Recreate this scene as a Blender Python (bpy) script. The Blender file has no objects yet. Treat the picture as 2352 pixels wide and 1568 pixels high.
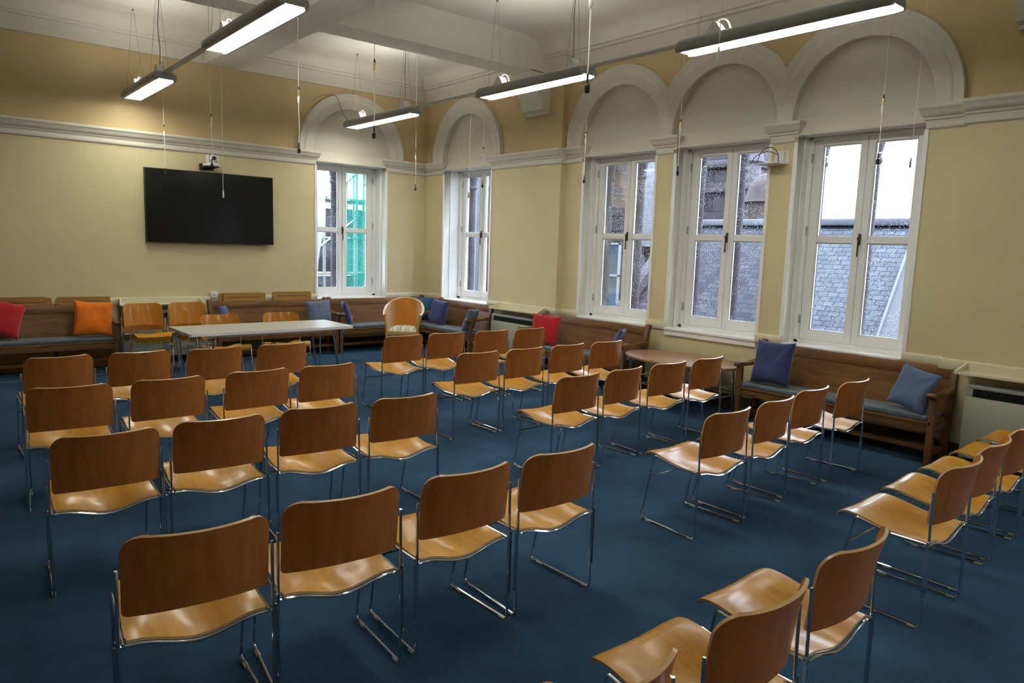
import bpy, bmesh, math, random
from mathutils import Vector, Matrix, noise as mnoise
R = math.radians
PI = math.pi
random.seed(7)
S = bpy.context.scene
COL = S.collection

# ------------------------------------------------------------------ camera
FPX = 1656.88
YAW, PIT, ROL = 0.6952035929804895, 0.1320194755648875, -0.03213273784267529
CAMZ = 1.7
_f = Vector((math.sin(YAW)*math.cos(PIT), math.cos(YAW)*math.cos(PIT), -math.sin(PIT)))
_r = Vector((math.cos(YAW), -math.sin(YAW), 0))
_d = _f.cross(_r)
RT = _r*math.cos(ROL) + _d*math.sin(ROL)
DN = -_r*math.sin(ROL) + _d*math.cos(ROL)
cam_d = bpy.data.cameras.new('camera')
cam_d.sensor_width = 36.0
cam_d.lens = 36.0*FPX/2352
cam_d.clip_end = 400
cam = bpy.data.objects.new('camera', cam_d)
COL.objects.link(cam)
cam.matrix_world = Matrix.Translation((0, 0, CAMZ)) @ Matrix((RT, -DN, -_f)).transposed().to_4x4()
S.camera = cam


def ray(x, y):
    return RT*((x-1176)/FPX) + DN*((y-784)/FPX) + _f


def onX(x, y, X):
    d = ray(x, y); return Vector((0, 0, CAMZ)) + d*(X/d.x)


def onY(x, y, Y):
    d = ray(x, y); return Vector((0, 0, CAMZ)) + d*(Y/d.y)


# ------------------------------------------------------------------ materials
def nodes_of(name):
    m = bpy.data.materials.new(name); m.use_nodes = True
    nt = m.node_tree
    return m, nt, nt.nodes['Principled BSDF']


def N(nt, kind, **kw):
    n = nt.nodes.new(kind)
    for k, v in kw.items():
        setattr(n, k, v)
    return n


def coord(nt, scale=(1, 1, 1), rot=(0, 0, 0), kind='Object'):
    tc = N(nt, 'ShaderNodeTexCoord'); mp = N(nt, 'ShaderNodeMapping')
    mp.inputs['Scale'].default_value = scale
    mp.inputs['Rotation'].default_value = rot
    nt.links.new(tc.outputs[kind], mp.inputs['Vector'])
    return mp.outputs['Vector']


def noise(nt, vec, scale=5, detail=4, rough=0.55):
    n = N(nt, 'ShaderNodeTexNoise')
    n.inputs['Scale'].default_value = scale; n.inputs['Detail'].default_value = detail
    n.inputs['Roughness'].default_value = rough
    nt.links.new(vec, n.inputs['Vector'])
    return n.outputs['Fac']


def ramp(nt, fac, stops):
    r = N(nt, 'ShaderNodeValToRGB')
    el = r.color_ramp.elements
    while len(el) < len(stops):
        el.new(0.5)
    for e, (p, c) in zip(el, stops):
        e.position = p; e.color = (*c, 1)
    nt.links.new(fac, r.inputs['Fac'])
    return r.outputs['Color']


def bump(nt, b, height, strength=0.2, dist=0.01):
    n = N(nt, 'ShaderNodeBump')
    n.inputs['Strength'].default_value = strength; n.inputs['Distance'].default_value = dist
    nt.links.new(height, n.inputs['Height']); nt.links.new(n.outputs['Normal'], b.inputs['Normal'])


def paint(name, c, rough=0.6, var=0.06, scale=1.5, bscale=60, bstr=0.15, metal=0.0, coat=0.0):
    m, nt, b = nodes_of(name)
    v = coord(nt)
    f = noise(nt, v, scale, 5)
    lo = tuple(x*(1-var) for x in c); hi = tuple(min(1, x*(1+var)) for x in c)
    nt.links.new(ramp(nt, f, [(0.3, lo), (0.7, hi)]), b.inputs['Base Color'])
    b.inputs['Roughness'].default_value = rough; b.inputs['Metallic'].default_value = metal
    b.inputs['Coat Weight'].default_value = coat
    if bstr:
        bump(nt, b, noise(nt, v, bscale, 3), bstr, 0.002)
    return m


def wood(name, dark, light, stretch=(30, 2, 30), rough=0.35, coat=0.5, bstr=0.05, big=1.0, spec=0.5, crough=0.16):
    m, nt, b = nodes_of(name)
    oi = N(nt, 'ShaderNodeObjectInfo')
    tc = N(nt, 'ShaderNodeTexCoord'); mp = N(nt, 'ShaderNodeMapping')
    mp.inputs['Scale'].default_value = stretch
    ad = N(nt, 'ShaderNodeVectorMath', operation='ADD')
    cm = N(nt, 'ShaderNodeCombineXYZ')
    ml = N(nt, 'ShaderNodeMath', operation='MULTIPLY'); ml.inputs[1].default_value = 7.0
    nt.links.new(oi.outputs['Random'], ml.inputs[0])
    for i in range(3):
        nt.links.new(ml.outputs[0], cm.inputs[i])
    nt.links.new(tc.outputs['Object'], ad.inputs[0]); nt.links.new(cm.outputs[0], ad.inputs[1])
    nt.links.new(ad.outputs[0], mp.inputs['Vector'])
    v = mp.outputs['Vector']
    f1 = noise(nt, v, 1.0*big, 6, 0.65)
    f2 = noise(nt, v, 6.0*big, 3, 0.6)
    mx = N(nt, 'ShaderNodeMath', operation='MULTIPLY_ADD')
    mx.inputs[1].default_value = 0.35
    nt.links.new(f2, mx.inputs[0]); nt.links.new(f1, mx.inputs[2])
    nt.links.new(ramp(nt, mx.outputs[0], [(0.45, dark), (0.85, light)]), b.inputs['Base Color'])
    b.inputs['Roughness'].default_value = rough
    b.inputs['Coat Weight'].default_value = coat; b.inputs['Coat Roughness'].default_value = crough
    b.inputs['Specular IOR Level'].default_value = spec
    bump(nt, b, f2, bstr, 0.001)
    return m


def metal(name, c, rough=0.15):
    m, nt, b = nodes_of(name)
    v = coord(nt)
    nt.links.new(ramp(nt, noise(nt, v, 8, 2), [(0.2, tuple(x*0.9 for x in c)), (0.8, c)]), b.inputs['Base Color'])
    b.inputs['Metallic'].default_value = 1.0; b.inputs['Roughness'].default_value = rough
    return m


def fabric(name, c, scale=140, var=0.12, rough=0.95):
    m, nt, b = nodes_of(name)
    v = coord(nt)
    f = noise(nt, v, scale, 2); g = noise(nt, v, 6, 4)
    mx = N(nt, 'ShaderNodeMath', operation='ADD'); nt.links.new(f, mx.inputs[0]); nt.links.new(g, mx.inputs[1])
    hf = N(nt, 'ShaderNodeMath', operation='MULTIPLY'); hf.inputs[1].default_value = 0.5
    nt.links.new(mx.outputs[0], hf.inputs[0])
    nt.links.new(ramp(nt, hf.outputs[0], [(0.3, tuple(x*(1-var*2) for x in c)), (0.7, tuple(min(1, x*(1+var)) for x in c))]), b.inputs['Base Color'])
    b.inputs['Roughness'].default_value = rough
    b.inputs['Sheen Weight'].default_value = 0.2
    bump(nt, b, f, 0.3, 0.001)
    return m


def emit(name, c, s, only_down=False):
    m, nt, b = nodes_of(name)
    b.inputs['Base Color'].default_value = (*c, 1)
    b.inputs['Emission Color'].default_value = (*c, 1)
    b.inputs['Emission Strength'].default_value = s
    return m


def stone(name, c1, c2, bw=0.5, bh=0.25, mortar=(0.04, 0.034, 0.034), swap='XZ', rough=0.9):
    m, nt, b = nodes_of(name)
    tc = N(nt, 'ShaderNodeTexCoord'); sp = N(nt, 'ShaderNodeSeparateXYZ'); cb = N(nt, 'ShaderNodeCombineXYZ')
    nt.links.new(tc.outputs['Object'], sp.inputs[0])
    a = {'X': 0, 'Y': 1, 'Z': 2}
    nt.links.new(sp.outputs[a[swap[0]]], cb.inputs[0]); nt.links.new(sp.outputs[a[swap[1]]], cb.inputs[1])
    br = N(nt, 'ShaderNodeTexBrick')
    br.inputs['Scale'].default_value = 1.0
    br.inputs['Brick Width'].default_value = bw; br.inputs['Row Height'].default_value = bh
    br.inputs['Mortar Size'].default_value = 0.012; br.inputs['Bias'].default_value = 0.0
    br.inputs['Color1'].default_value = (*c1, 1); br.inputs['Color2'].default_value = (*c2, 1)
    br.inputs['Mortar'].default_value = (*mortar, 1)
    nt.links.new(cb.outputs[0], br.inputs['Vector'])
    f = noise(nt, tc.outputs['Object'], 3.0, 6, 0.7)
    mx = N(nt, 'ShaderNodeMix', data_type='RGBA', blend_type='MULTIPLY')
    mx.inputs['Factor'].default_value = 0.8
    nt.links.new(br.outputs['Color'], mx.inputs['A'])
    nt.links.new(ramp(nt, f, [(0.3, (0.45, 0.42, 0.42)), (0.7, (1, 1, 1))]), mx.inputs['B'])
    nt.links.new(mx.outputs['Result'], b.inputs['Base Color'])
    b.inputs['Roughness'].default_value = rough
    bump(nt, b, br.outputs['Fac'], -0.6, 0.02)
    return m


M = {}
M['wall_low'] = paint('cream_wall_paint', (0.66, 0.565, 0.335), 0.75, 0.05, 1.2, 220, 0.25)
M['wall_up'] = paint('buff_dimmed_wall_paint', (0.58, 0.44, 0.235), 0.75, 0.05, 1.2, 220, 0.25)  # buff tone, with the dimness above the lamps put into the colour
M['white_trim'] = paint('white_gloss_paint', (0.74, 0.73, 0.66), 0.32, 0.03, 2, 30, 0.04)
M['white_frame'] = paint('white_window_paint', (0.87, 0.87, 0.87), 0.3, 0.02, 2, 30, 0.03)
M['plaster'] = paint('white_plaster_paint', (0.66, 0.625, 0.545), 0.7, 0.05, 1.0, 90, 0.2)
M['ceil'] = paint('ceiling_paint', (0.68, 0.66, 0.60), 0.8, 0.04, 0.8, 60, 0.12)
M['dado'] = paint('dado_paint', (0.70, 0.64, 0.45), 0.4, 0.04, 2, 30, 0.05)
M['skirting'] = paint('skirting_brown_paint', (0.05, 0.035, 0.025), 0.5, 0.1)
M['ply_seat'] = wood('honey_plywood', (0.44, 0.170, 0.003), (0.60, 0.285, 0.006), (26, 1.6, 26), 0.42, 0.45, 0.03, spec=0.2, crough=0.2)
M['ply_back'] = wood('shaded_tan_plywood', (0.33, 0.10, 0.016), (0.46, 0.158, 0.028), (26, 26, 1.6), 0.40, 0.25, 0.04, spec=0.4)  # backrest rear: its shade is painted in as darker ply
M['ply_front'] = wood('lit_orange_plywood', (0.42, 0.15, 0.012), (0.55, 0.22, 0.022), (26, 26, 1.6), 0.45, 0.35, 0.03, spec=0.15, crough=0.13)  # backrest front: same ply, window light put in as brighter orange
M['ply_edge'] = wood('ply_edge_wood', (0.50, 0.29, 0.10), (0.66, 0.42, 0.17), (4, 4, 160), 0.4, 0.3)
M['oak'] = wood('brown_oak', (0.105, 0.044, 0.013), (0.23, 0.105, 0.032), (2.2, 14, 14), 0.48, 0.10, 0.08, spec=0.35)
M['oak_v'] = wood('brown_oak_upright', (0.105, 0.044, 0.017), (0.20, 0.092, 0.036), (14, 14, 2.2), 0.48, 0.10, 0.08, spec=0.35)
M['table_wood'] = wood('worn_table_wood', (0.22, 0.10, 0.055), (0.40, 0.21, 0.12), (16, 1.6, 16), 0.36, 0.4, 0.05)
M['honey_board'] = wood('honey_board_wood', (0.34, 0.17, 0.035), (0.46, 0.25, 0.06), (2, 18, 18), 0.4, 0.3)
M['beech'] = wood('pale_beech', (0.55, 0.30, 0.09), (0.70, 0.42, 0.15), (10, 10, 2.5), 0.35, 0.4)
M['chrome'] = metal('chrome', (0.78, 0.80, 0.84), 0.09)
M['brass'] = metal('brass', (0.65, 0.50, 0.25), 0.3)
M['bronze'] = paint('dark_bronze', (0.09, 0.07, 0.05), 0.4, 0.1, bstr=0, metal=0.6)
M['steel'] = metal('brushed_steel', (0.6, 0.62, 0.65), 0.25)
M['black'] = paint('black_plastic', (0.012, 0.012, 0.014), 0.5, 0.1, bstr=0)
M['dark'] = paint('dark_recess', (0.02, 0.02, 0.02), 0.8, 0.1, bstr=0)
M['clear'] = paint('cloudy_glide_plastic', (0.55, 0.56, 0.55), 0.25, 0.02, bstr=0)
M['grey_metal'] = paint('grey_lamp_enamel', (0.33, 0.34, 0.32), 0.4, 0.05, bstr=0)
M['conduit'] = paint('grey_conduit_plastic', (0.55, 0.53, 0.50), 0.5, 0.05, bstr=0)
M['cable_white'] = paint('white_cable', (0.75, 0.73, 0.66), 0.5, 0.03, bstr=0)
M['cable_grey'] = paint('grey_cable', (0.22, 0.21, 0.17), 0.6, 0.03, bstr=0)
M['wire'] = paint('thin_wire', (0.20, 0.18, 0.13), 0.5, 0.03, bstr=0)
M['white_plastic'] = paint('white_plastic', (0.72, 0.72, 0.70), 0.35, 0.02, bstr=0)
M['laminate'] = paint('grey_laminate', (0.56, 0.54, 0.47), 0.30, 0.04, 3, 100, 0.02)
M['laminate_edge'] = paint('white_edge_band', (0.70, 0.70, 0.70), 0.35, 0.02, bstr=0)
M['heater'] = paint('heater_enamel', (0.42, 0.42, 0.32), 0.5, 0.05, 2, 200, 0.2)
M['heater_trim'] = paint('heater_trim_enamel', (0.34, 0.35, 0.31), 0.45, 0.05, bstr=0)
M['red'] = fabric('red_cotton', (0.50, 0.012, 0.022))
M['orange'] = fabric('orange_cotton', (0.90, 0.20, 0.008))
M['navy'] = fabric('navy_cotton', (0.030, 0.040, 0.14))
M['blue'] = fabric('blue_cotton', (0.075, 0.095, 0.27))
M['slate_blue'] = fabric('slate_blue_cotton', (0.10, 0.15, 0.28))
M['steel_blue'] = fabric('steel_blue_cotton', (0.13, 0.17, 0.27))
M['teal'] = fabric('dark_teal_cotton', (0.010, 0.055, 0.12))
M['pad'] = fabric('grey_blue_tweed', (0.13, 0.17, 0.205), 220, 0.35)
M['orange_up'] = fabric('orange_upholstery', (0.60, 0.22, 0.022), 90)
M['side_up'] = fabric('peach_upholstery', (0.66, 0.40, 0.20), 90)
M['lamp'] = emit('lamp_diffuser', (1.0, 1.0, 0.88), 15.0)
M['lamp_up'] = emit('lamp_uplight', (1.0, 0.98, 0.88), 19.0)
M['slate'] = None


def mk_carpet():
    m, nt, b = nodes_of('blue_carpet')
    v = coord(nt)
    f = noise(nt, v, 120, 3, 0.8); g = noise(nt, v, 1.3, 5, 0.6)
    mx = N(nt, 'ShaderNodeMath', operation='MULTIPLY_ADD'); mx.inputs[1].default_value = 0.6
    nt.links.new(f, mx.inputs[0]); nt.links.new(g, mx.inputs[2])
    nt.links.new(ramp(nt, mx.outputs[0], [(0.5, (0.007, 0.024, 0.050)), (1.0, (0.031, 0.080, 0.145))]), b.inputs['Base Color'])
    b.inputs['Roughness'].default_value = 1.0
    b.inputs['Specular IOR Level'].default_value = 0.15
    b.inputs['Sheen Weight'].default_value = 0.12; b.inputs['Sheen Roughness'].default_value = 0.4
    b.inputs['Sheen Tint'].default_value = (0.4, 0.6, 0.9, 1)
    bump(nt, b, f, 0.5, 0.003)
    return m


def mk_screen():
    m, nt, b = nodes_of('television_screen')
    v = coord(nt)
    nt.links.new(ramp(nt, noise(nt, v, 3, 2), [(0, (0.006, 0.006, 0.007)), (1, (0.008, 0.008, 0.009))]), b.inputs['Base Color'])
    b.inputs['Roughness'].default_value = 0.16
    b.inputs['Specular IOR Level'].default_value = 0.3
    return m


def mk_glass():
    m = bpy.data.materials.new('rain_spotted_glass'); m.use_nodes = True
    nt = m.node_tree; nt.nodes.clear()
    out = N(nt, 'ShaderNodeOutputMaterial')
    tr = N(nt, 'ShaderNodeBsdfTransparent'); tr.inputs['Color'].default_value = (0.93, 0.97, 0.99, 1)
    gl = N(nt, 'ShaderNodeBsdfGlossy'); gl.inputs['Roughness'].default_value = 0.02
    fr = N(nt, 'ShaderNodeFresnel'); fr.inputs['IOR'].default_value = 1.45
    m1 = N(nt, 'ShaderNodeMixShader')
    nt.links.new(fr.outputs[0], m1.inputs[0]); nt.links.new(tr.outputs[0], m1.inputs[1]); nt.links.new(gl.outputs[0], m1.inputs[2])
    v = coord(nt)
    vo = N(nt, 'ShaderNodeTexVoronoi'); vo.inputs['Scale'].default_value = 85
    nt.links.new(v, vo.inputs['Vector'])
    lt = N(nt, 'ShaderNodeMath', operation='LESS_THAN'); lt.inputs[1].default_value = 0.26
    nt.links.new(vo.outputs['Distance'], lt.inputs[0])
    sp = N(nt, 'ShaderNodeSeparateColor'); nt.links.new(vo.outputs['Color'], sp.inputs[0])
    dens = noise(nt, v, 2.2, 3)
    gt = N(nt, 'ShaderNodeMath', operation='LESS_THAN')
    nt.links.new(sp.outputs[0], gt.inputs[0])
    dm = N(nt, 'ShaderNodeMath', operation='MULTIPLY_ADD'); dm.inputs[1].default_value = 2.4; dm.inputs[2].default_value = -0.66
    nt.links.new(dens, dm.inputs[0]); nt.links.new(dm.outputs[0], gt.inputs[1])
    mu = N(nt, 'ShaderNodeMath', operation='MULTIPLY'); nt.links.new(lt.outputs[0], mu.inputs[0]); nt.links.new(gt.outputs[0], mu.inputs[1])
    mv = N(nt, 'ShaderNodeMath', operation='MULTIPLY'); mv.inputs[1].default_value = 0.6
    nt.links.new(mu.outputs[0], mv.inputs[0])
    df = N(nt, 'ShaderNodeBsdfTranslucent'); df.inputs['Color'].default_value = (0.45, 0.48, 0.52, 1)
    m2 = N(nt, 'ShaderNodeMixShader')
    nt.links.new(mv.outputs[0], m2.inputs[0]); nt.links.new(m1.outputs[0], m2.inputs[1]); nt.links.new(df.outputs[0], m2.inputs[2])
    nt.links.new(m2.outputs[0], out.inputs['Surface'])
    return m


def mk_slate(name, c1, c2):
    m, nt, b = nodes_of(name)
    tc = N(nt, 'ShaderNodeTexCoord')
    br = N(nt, 'ShaderNodeTexBrick')
    br.inputs['Scale'].default_value = 1.0
    br.inputs['Brick Width'].default_value = 0.17; br.inputs['Row Height'].default_value = 0.10
    br.inputs['Mortar Size'].default_value = 0.008; br.inputs['Mortar Smooth'].default_value = 0.3
    br.inputs['Color1'].default_value = (*c1, 1); br.inputs['Color2'].default_value = (*c2, 1)
    br.inputs['Mortar'].default_value = (0.010, 0.013, 0.018, 1)
    nt.links.new(tc.outputs['UV'], br.inputs['Vector'])
    f = noise(nt, tc.outputs['Object'], 4.0, 6, 0.7)
    mx = N(nt, 'ShaderNodeMix', data_type='RGBA', blend_type='MULTIPLY'); mx.inputs['Factor'].default_value = 0.7
    nt.links.new(br.outputs['Color'], mx.inputs['A'])
    nt.links.new(ramp(nt, f, [(0.3, (0.5, 0.5, 0.5)), (0.7, (1, 1, 1))]), mx.inputs['B'])
    nt.links.new(mx.outputs['Result'], b.inputs['Base Color'])
    b.inputs['Roughness'].default_value = 0.6
    b.inputs['Specular IOR Level'].default_value = 0.2
    bump(nt, b, br.outputs['Fac'], -0.8, 0.03)
    return m


def mk_net():
    m = bpy.data.materials.new('green_scaffold_netting'); m.use_nodes = True
    nt = m.node_tree; nt.nodes.clear()
    out = N(nt, 'ShaderNodeOutputMaterial')
    tr = N(nt, 'ShaderNodeBsdfTransparent'); df = N(nt, 'ShaderNodeBsdfDiffuse'); df.inputs['Color'].default_value = (0.012, 0.30, 0.23, 1)
    tl = N(nt, 'ShaderNodeBsdfTranslucent'); tl.inputs['Color'].default_value = (0.02, 0.42, 0.32, 1)
    ma = N(nt, 'ShaderNodeMixShader'); ma.inputs[0].default_value = 0.5
    nt.links.new(df.outputs[0], ma.inputs[1]); nt.links.new(tl.outputs[0], ma.inputs[2])
    mx = N(nt, 'ShaderNodeMixShader')
    f = noise(nt, coord(nt, (1.2, 1.2, 0.25)), 1.6, 4)
    mr = N(nt, 'ShaderNodeMapRange'); mr.inputs['From Min'].default_value = 0.35; mr.inputs['From Max'].default_value = 0.6
    mr.inputs['To Min'].default_value = 0.35; mr.inputs['To Max'].default_value = 0.9
    nt.links.new(f, mr.inputs['Value']); nt.links.new(mr.outputs[0], mx.inputs[0])
    nt.links.new(tr.outputs[0], mx.inputs[1]); nt.links.new(ma.outputs[0], mx.inputs[2])
    nt.links.new(mx.outputs[0], out.inputs['Surface'])
    return m


def mk_plaid():
    m, nt, b = nodes_of('plaid_seat_fabric')
    tc = N(nt, 'ShaderNodeTexCoord'); sp = N(nt, 'ShaderNodeSeparateXYZ')
    nt.links.new(tc.outputs['Object'], sp.inputs[0])
    base = (0.66, 0.66, 0.56)

    def line(out, per, off, w):
        a = N(nt, 'ShaderNodeMath', operation='ADD'); a.inputs[1].default_value = off + 10*per
        nt.links.new(out, a.inputs[0])
        mo = N(nt, 'ShaderNodeMath', operation='MODULO'); mo.inputs[1].default_value = per
        nt.links.new(a.outputs[0], mo.inputs[0])
        l = N(nt, 'ShaderNodeMath', operation='LESS_THAN'); l.inputs[1].default_value = w
        nt.links.new(mo.outputs[0], l.inputs[0])
        return l.outputs[0]
    cur = None
    col = base
    c = N(nt, 'ShaderNodeRGB'); c.outputs[0].default_value = (*base, 1)
    cur = c.outputs[0]
    for out, per, off, w, cc, k in ((sp.outputs[0], 0.125, 0.03, 0.007, (0.05, 0.06, 0.06), 0.85), (sp.outputs[0], 0.125, 0.075, 0.007, (0.05, 0.06, 0.06), 0.85),
                                    (sp.outputs[0], 0.25, 0.05, 0.035, (0.2, 0.33, 0.25), 0.5), (sp.outputs[1], 0.125, 0.0, 0.006, (0.2, 0.2, 0.16), 0.6)):
        mx = N(nt, 'ShaderNodeMix', data_type='RGBA')
        l = line(out, per, off, w)
        mm = N(nt, 'ShaderNodeMath', operation='MULTIPLY'); mm.inputs[1].default_value = k
        nt.links.new(l, mm.inputs[0]); nt.links.new(mm.outputs[0], mx.inputs['Factor'])
        nt.links.new(cur, mx.inputs['A']); mx.inputs['B'].default_value = (*cc, 1)
        cur = mx.outputs['Result']
    nt.links.new(cur, b.inputs['Base Color'])
    b.inputs['Roughness'].default_value = 0.95
    return m


M['carpet'] = mk_carpet()
M['screen'] = mk_screen()
M['glass'] = mk_glass()
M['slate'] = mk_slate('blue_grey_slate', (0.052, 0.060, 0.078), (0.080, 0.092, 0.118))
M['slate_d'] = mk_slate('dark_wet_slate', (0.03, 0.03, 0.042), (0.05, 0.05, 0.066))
M['slate_m'] = mk_slate('dimmed_slate', (0.018, 0.018, 0.026), (0.046, 0.046, 0.062))  # left half of the same roof; its dimmer look is put into the colour
M['net'] = mk_net()
M['plaid'] = mk_plaid()
M['sandstone'] = stone('red_sandstone', (0.10, 0.050, 0.040), (0.060, 0.034, 0.034), 0.7, 0.33, swap='YZ')
M['sandstone_g'] = stone('grey_sandstone', (0.10, 0.086, 0.098), (0.058, 0.05, 0.064), 0.8, 0.4, swap='YZ')
M['brown_stone'] = stone('brown_turret_stone', (0.07, 0.048, 0.044), (0.04, 0.03, 0.031), 0.5, 0.25, swap='YZ')
M['shaft'] = paint('weathered_shaft_stone', (0.04, 0.032, 0.04), 0.8, 0.3, 4, 40, 0.3)
M['lead'] = paint('lead_flashing', (0.09, 0.10, 0.12), 0.5, 0.15)
M['sheet'] = paint('white_sheeting', (0.40, 0.41, 0.43), 0.6, 0.12, 3, 6, 0.8)
M['scaff'] = metal('galvanised_tube', (0.45, 0.52, 0.5), 0.5)
M['plank'] = paint('scaffold_plank', (0.20, 0.14, 0.09), 0.8, 0.2)
M['white_pvc'] = paint('white_sash_paint', (0.3, 0.31, 0.33), 0.4, 0.03, bstr=0)
M['dark_glass'] = paint('dark_window_glass', (0.08, 0.12, 0.14), 0.1, 0.1, bstr=0)
M['slate_lead'] = paint('wet_lead_sheet', (0.028, 0.030, 0.042), 0.5, 0.2, 3)
M['court'] = paint('wet_courtyard', (0.10, 0.10, 0.10), 0.6, 0.2)


# ------------------------------------------------------------------ mesh helpers
def bmn():
    return bmesh.new()


def obj(name, bm, mat, parent=None, sharp=35, loc=None):
    me = bpy.data.meshes.new(name)
    bmesh.ops.remove_doubles(bm, verts=bm.verts, dist=1e-6)
    bmesh.ops.recalc_face_normals(bm, faces=bm.faces)
    for f in bm.faces:
        f.smooth = True
    a = R(sharp)
    for e in bm.edges:
        if len(e.link_faces) > 2 or (len(e.link_faces) == 2 and e.calc_face_angle(0) > a):
            e.smooth = False
    bm.to_mesh(me); bm.free()
    mats = mat if isinstance(mat, (list, tuple)) else [mat]
    for x in mats:
        me.materials.append(x)
    o = bpy.data.objects.new(name, me)
    COL.objects.link(o)
    if parent is not None:
        o.parent = parent
    if loc is not None:
        o.location = loc
    return o


def thing(name, label, cat, loc=(0, 0, 0), rz=0.0, group=None):
    o = bpy.data.objects.new(name, None); COL.objects.link(o)
    o.empty_display_size = 0.1
    o.location = loc; o.rotation_euler = (0, 0, rz)
    o['label'] = label; o['category'] = cat
    if group:
        o['group'] = group
    return o


def tag(o, label, cat, group=None, kind=None):
    o['label'] = label; o['category'] = cat
    if group:
        o['group'] = group
    if kind:
        o['kind'] = kind
    return o


def struct(o, label=None):
    o['kind'] = 'structure'
    if label:
        o['label'] = label
    return o


def kids(o):
    return [c for c in ALLKIDS.get(o.name, [])]


ALLKIDS = {}


def copy_tree(root, kidmap):
    """kidmap: {obj: [children]} built once"""
    r = root.copy(); COL.objects.link(r)
    def rec(src, dst):
        for ch in kidmap.get(src, []):
            c = ch.copy(); COL.objects.link(c); c.parent = dst
            rec(ch, c)
    rec(root, r)
    return r


def kid_map():
    m = {}
    for o in bpy.data.objects:
        if o.parent is not None:
            m.setdefault(o.parent, []).append(o)
    return m


def box(bm, x0, x1, y0, y1, z0, z1, mi=0, mat=None):
    vs = [bm.verts.new(p) for p in ((x0, y0, z0), (x1, y0, z0), (x1, y1, z0), (x0, y1, z0), (x0, y0, z1), (x1, y0, z1), (x1, y1, z1), (x0, y1, z1))]
    fs = []
    for q in ((0, 3, 2, 1), (4, 5, 6, 7), (0, 1, 5, 4), (1, 2, 6, 5), (2, 3, 7, 6), (3, 0, 4, 7)):
        f = bm.faces.new([vs[i] for i in q]); f.material_index = mi; fs.append(f)
    if mat is not None:
        bmesh.ops.transform(bm, matrix=mat, verts=vs)
    return vs, fs


def rbox(bm, x0, x1, y0, y1, z0, z1, r=0.005, seg=2, mi=0, mat=None):
    """box with bevelled edges"""
    b2 = bmesh.new()
    box(b2, x0, x1, y0, y1, z0, z1, mi)
    r = min(r, 0.49*min(abs(x1-x0), abs(y1-y0), abs(z1-z0)))
    bmesh.ops.bevel(b2, geom=list(b2.edges), offset=r, segments=seg, affect='EDGES', profile=0.5)
    if mat is not None:
        bmesh.ops.transform(b2, matrix=mat, verts=list(b2.verts))
    for f in b2.faces:
        f.material_index = mi
    merge(bm, b2)


def merge(bm, b2):
    vm = {}
    for v in b2.verts:
        vm[v] = bm.verts.new(v.co)
    for f in b2.faces:
        try:
            nf = bm.faces.new([vm[v] for v in f.verts]); nf.material_index = f.material_index
        except ValueError:
            pass
    b2.free()


def fillet(pts, r, n=5):
    """round the inner corners of a polyline"""
    out = [Vector(pts[0])]
    for i in range(1, len(pts)-1):
        p0, p1, p2 = Vector(pts[i-1]), Vector(pts[i]), Vector(pts[i+1])
        a = (p0-p1); b = (p2-p1)
        ang = a.angle(b)
        if ang > PI-0.02:
            out.append(p1); continue
        t = min(r/math.tan(ang/2), a.length*0.49, b.length*0.49)
        s = p1+a.normalized()*t; e = p1+b.normalized()*t
        for k in range(n+1):
            u = k/n
            out.append((1-u)**2*s + 2*u*(1-u)*p1 + u*u*e)
    out.append(Vector(pts[-1]))
    return out


def tube(bm, pts, r, n=8, cap=True, mi=0, closed=False):
    pts = [Vector(p) for p in pts]
    q = [pts[0]]
    for p in pts[1:]:
        if (p-q[-1]).length > 1e-5:
            q.append(p)
    pts = q
    rs = r if isinstance(r, (list, tuple)) else [r]*len(pts)
    rings = []
    up = None
    m = len(pts)
    for i, p in enumerate(pts):
        if closed:
            t = (pts[(i+1) % m]-pts[i-1]).normalized()
        else:
            t = (pts[min(i+1, m-1)]-pts[max(i-1, 0)]).normalized()
        if up is None:
            up = Vector((0, 0, 1)) if abs(t.z) < 0.9 else Vector((1, 0, 0))
        s = t.cross(up).normalized(); up = s.cross(t).normalized()
        rings.append([bm.verts.new(p+(s*math.cos(2*PI*k/n)+up*math.sin(2*PI*k/n))*rs[min(i, len(rs)-1)]) for k in range(n)])
    pairs = list(zip(rings, rings[1:])) + ([(rings[-1], rings[0])] if closed else [])
    for a, b in pairs:
        for k in range(n):
            f = bm.faces.new((a[k], a[(k+1) % n], b[(k+1) % n], b[k])); f.material_index = mi
    if cap and not closed:
        bm.faces.new(rings[0][::-1]).material_index = mi
        bm.faces.new(rings[-1]).material_index = mi


def lathe(bm, prof, c=(0, 0, 0), n=20, axis='Z', mi=0):
    """prof: list of (radius, height)"""
    c = Vector(c)
    rings = []
    for r, h in prof:
        r = max(r, 1e-4)
        ring = []
        for k in range(n):
            a = 2*PI*k/n
            if axis == 'Z':
                p = Vector((r*math.cos(a), r*math.sin(a), h))
            elif axis == 'Y':
                p = Vector((r*math.cos(a), h, r*math.sin(a)))
            else:
                p = Vector((h, r*math.cos(a), r*math.sin(a)))
            ring.append(bm.verts.new(c+p))
        rings.append(ring)
    for a, b in zip(rings, rings[1:]):
        for k in range(n):
            bm.faces.new((a[k], a[(k+1) % n], b[(k+1) % n], b[k])).material_index = mi
    bm.faces.new(rings[0][::-1]).material_index = mi
    bm.faces.new(rings[-1]).material_index = mi


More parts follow.
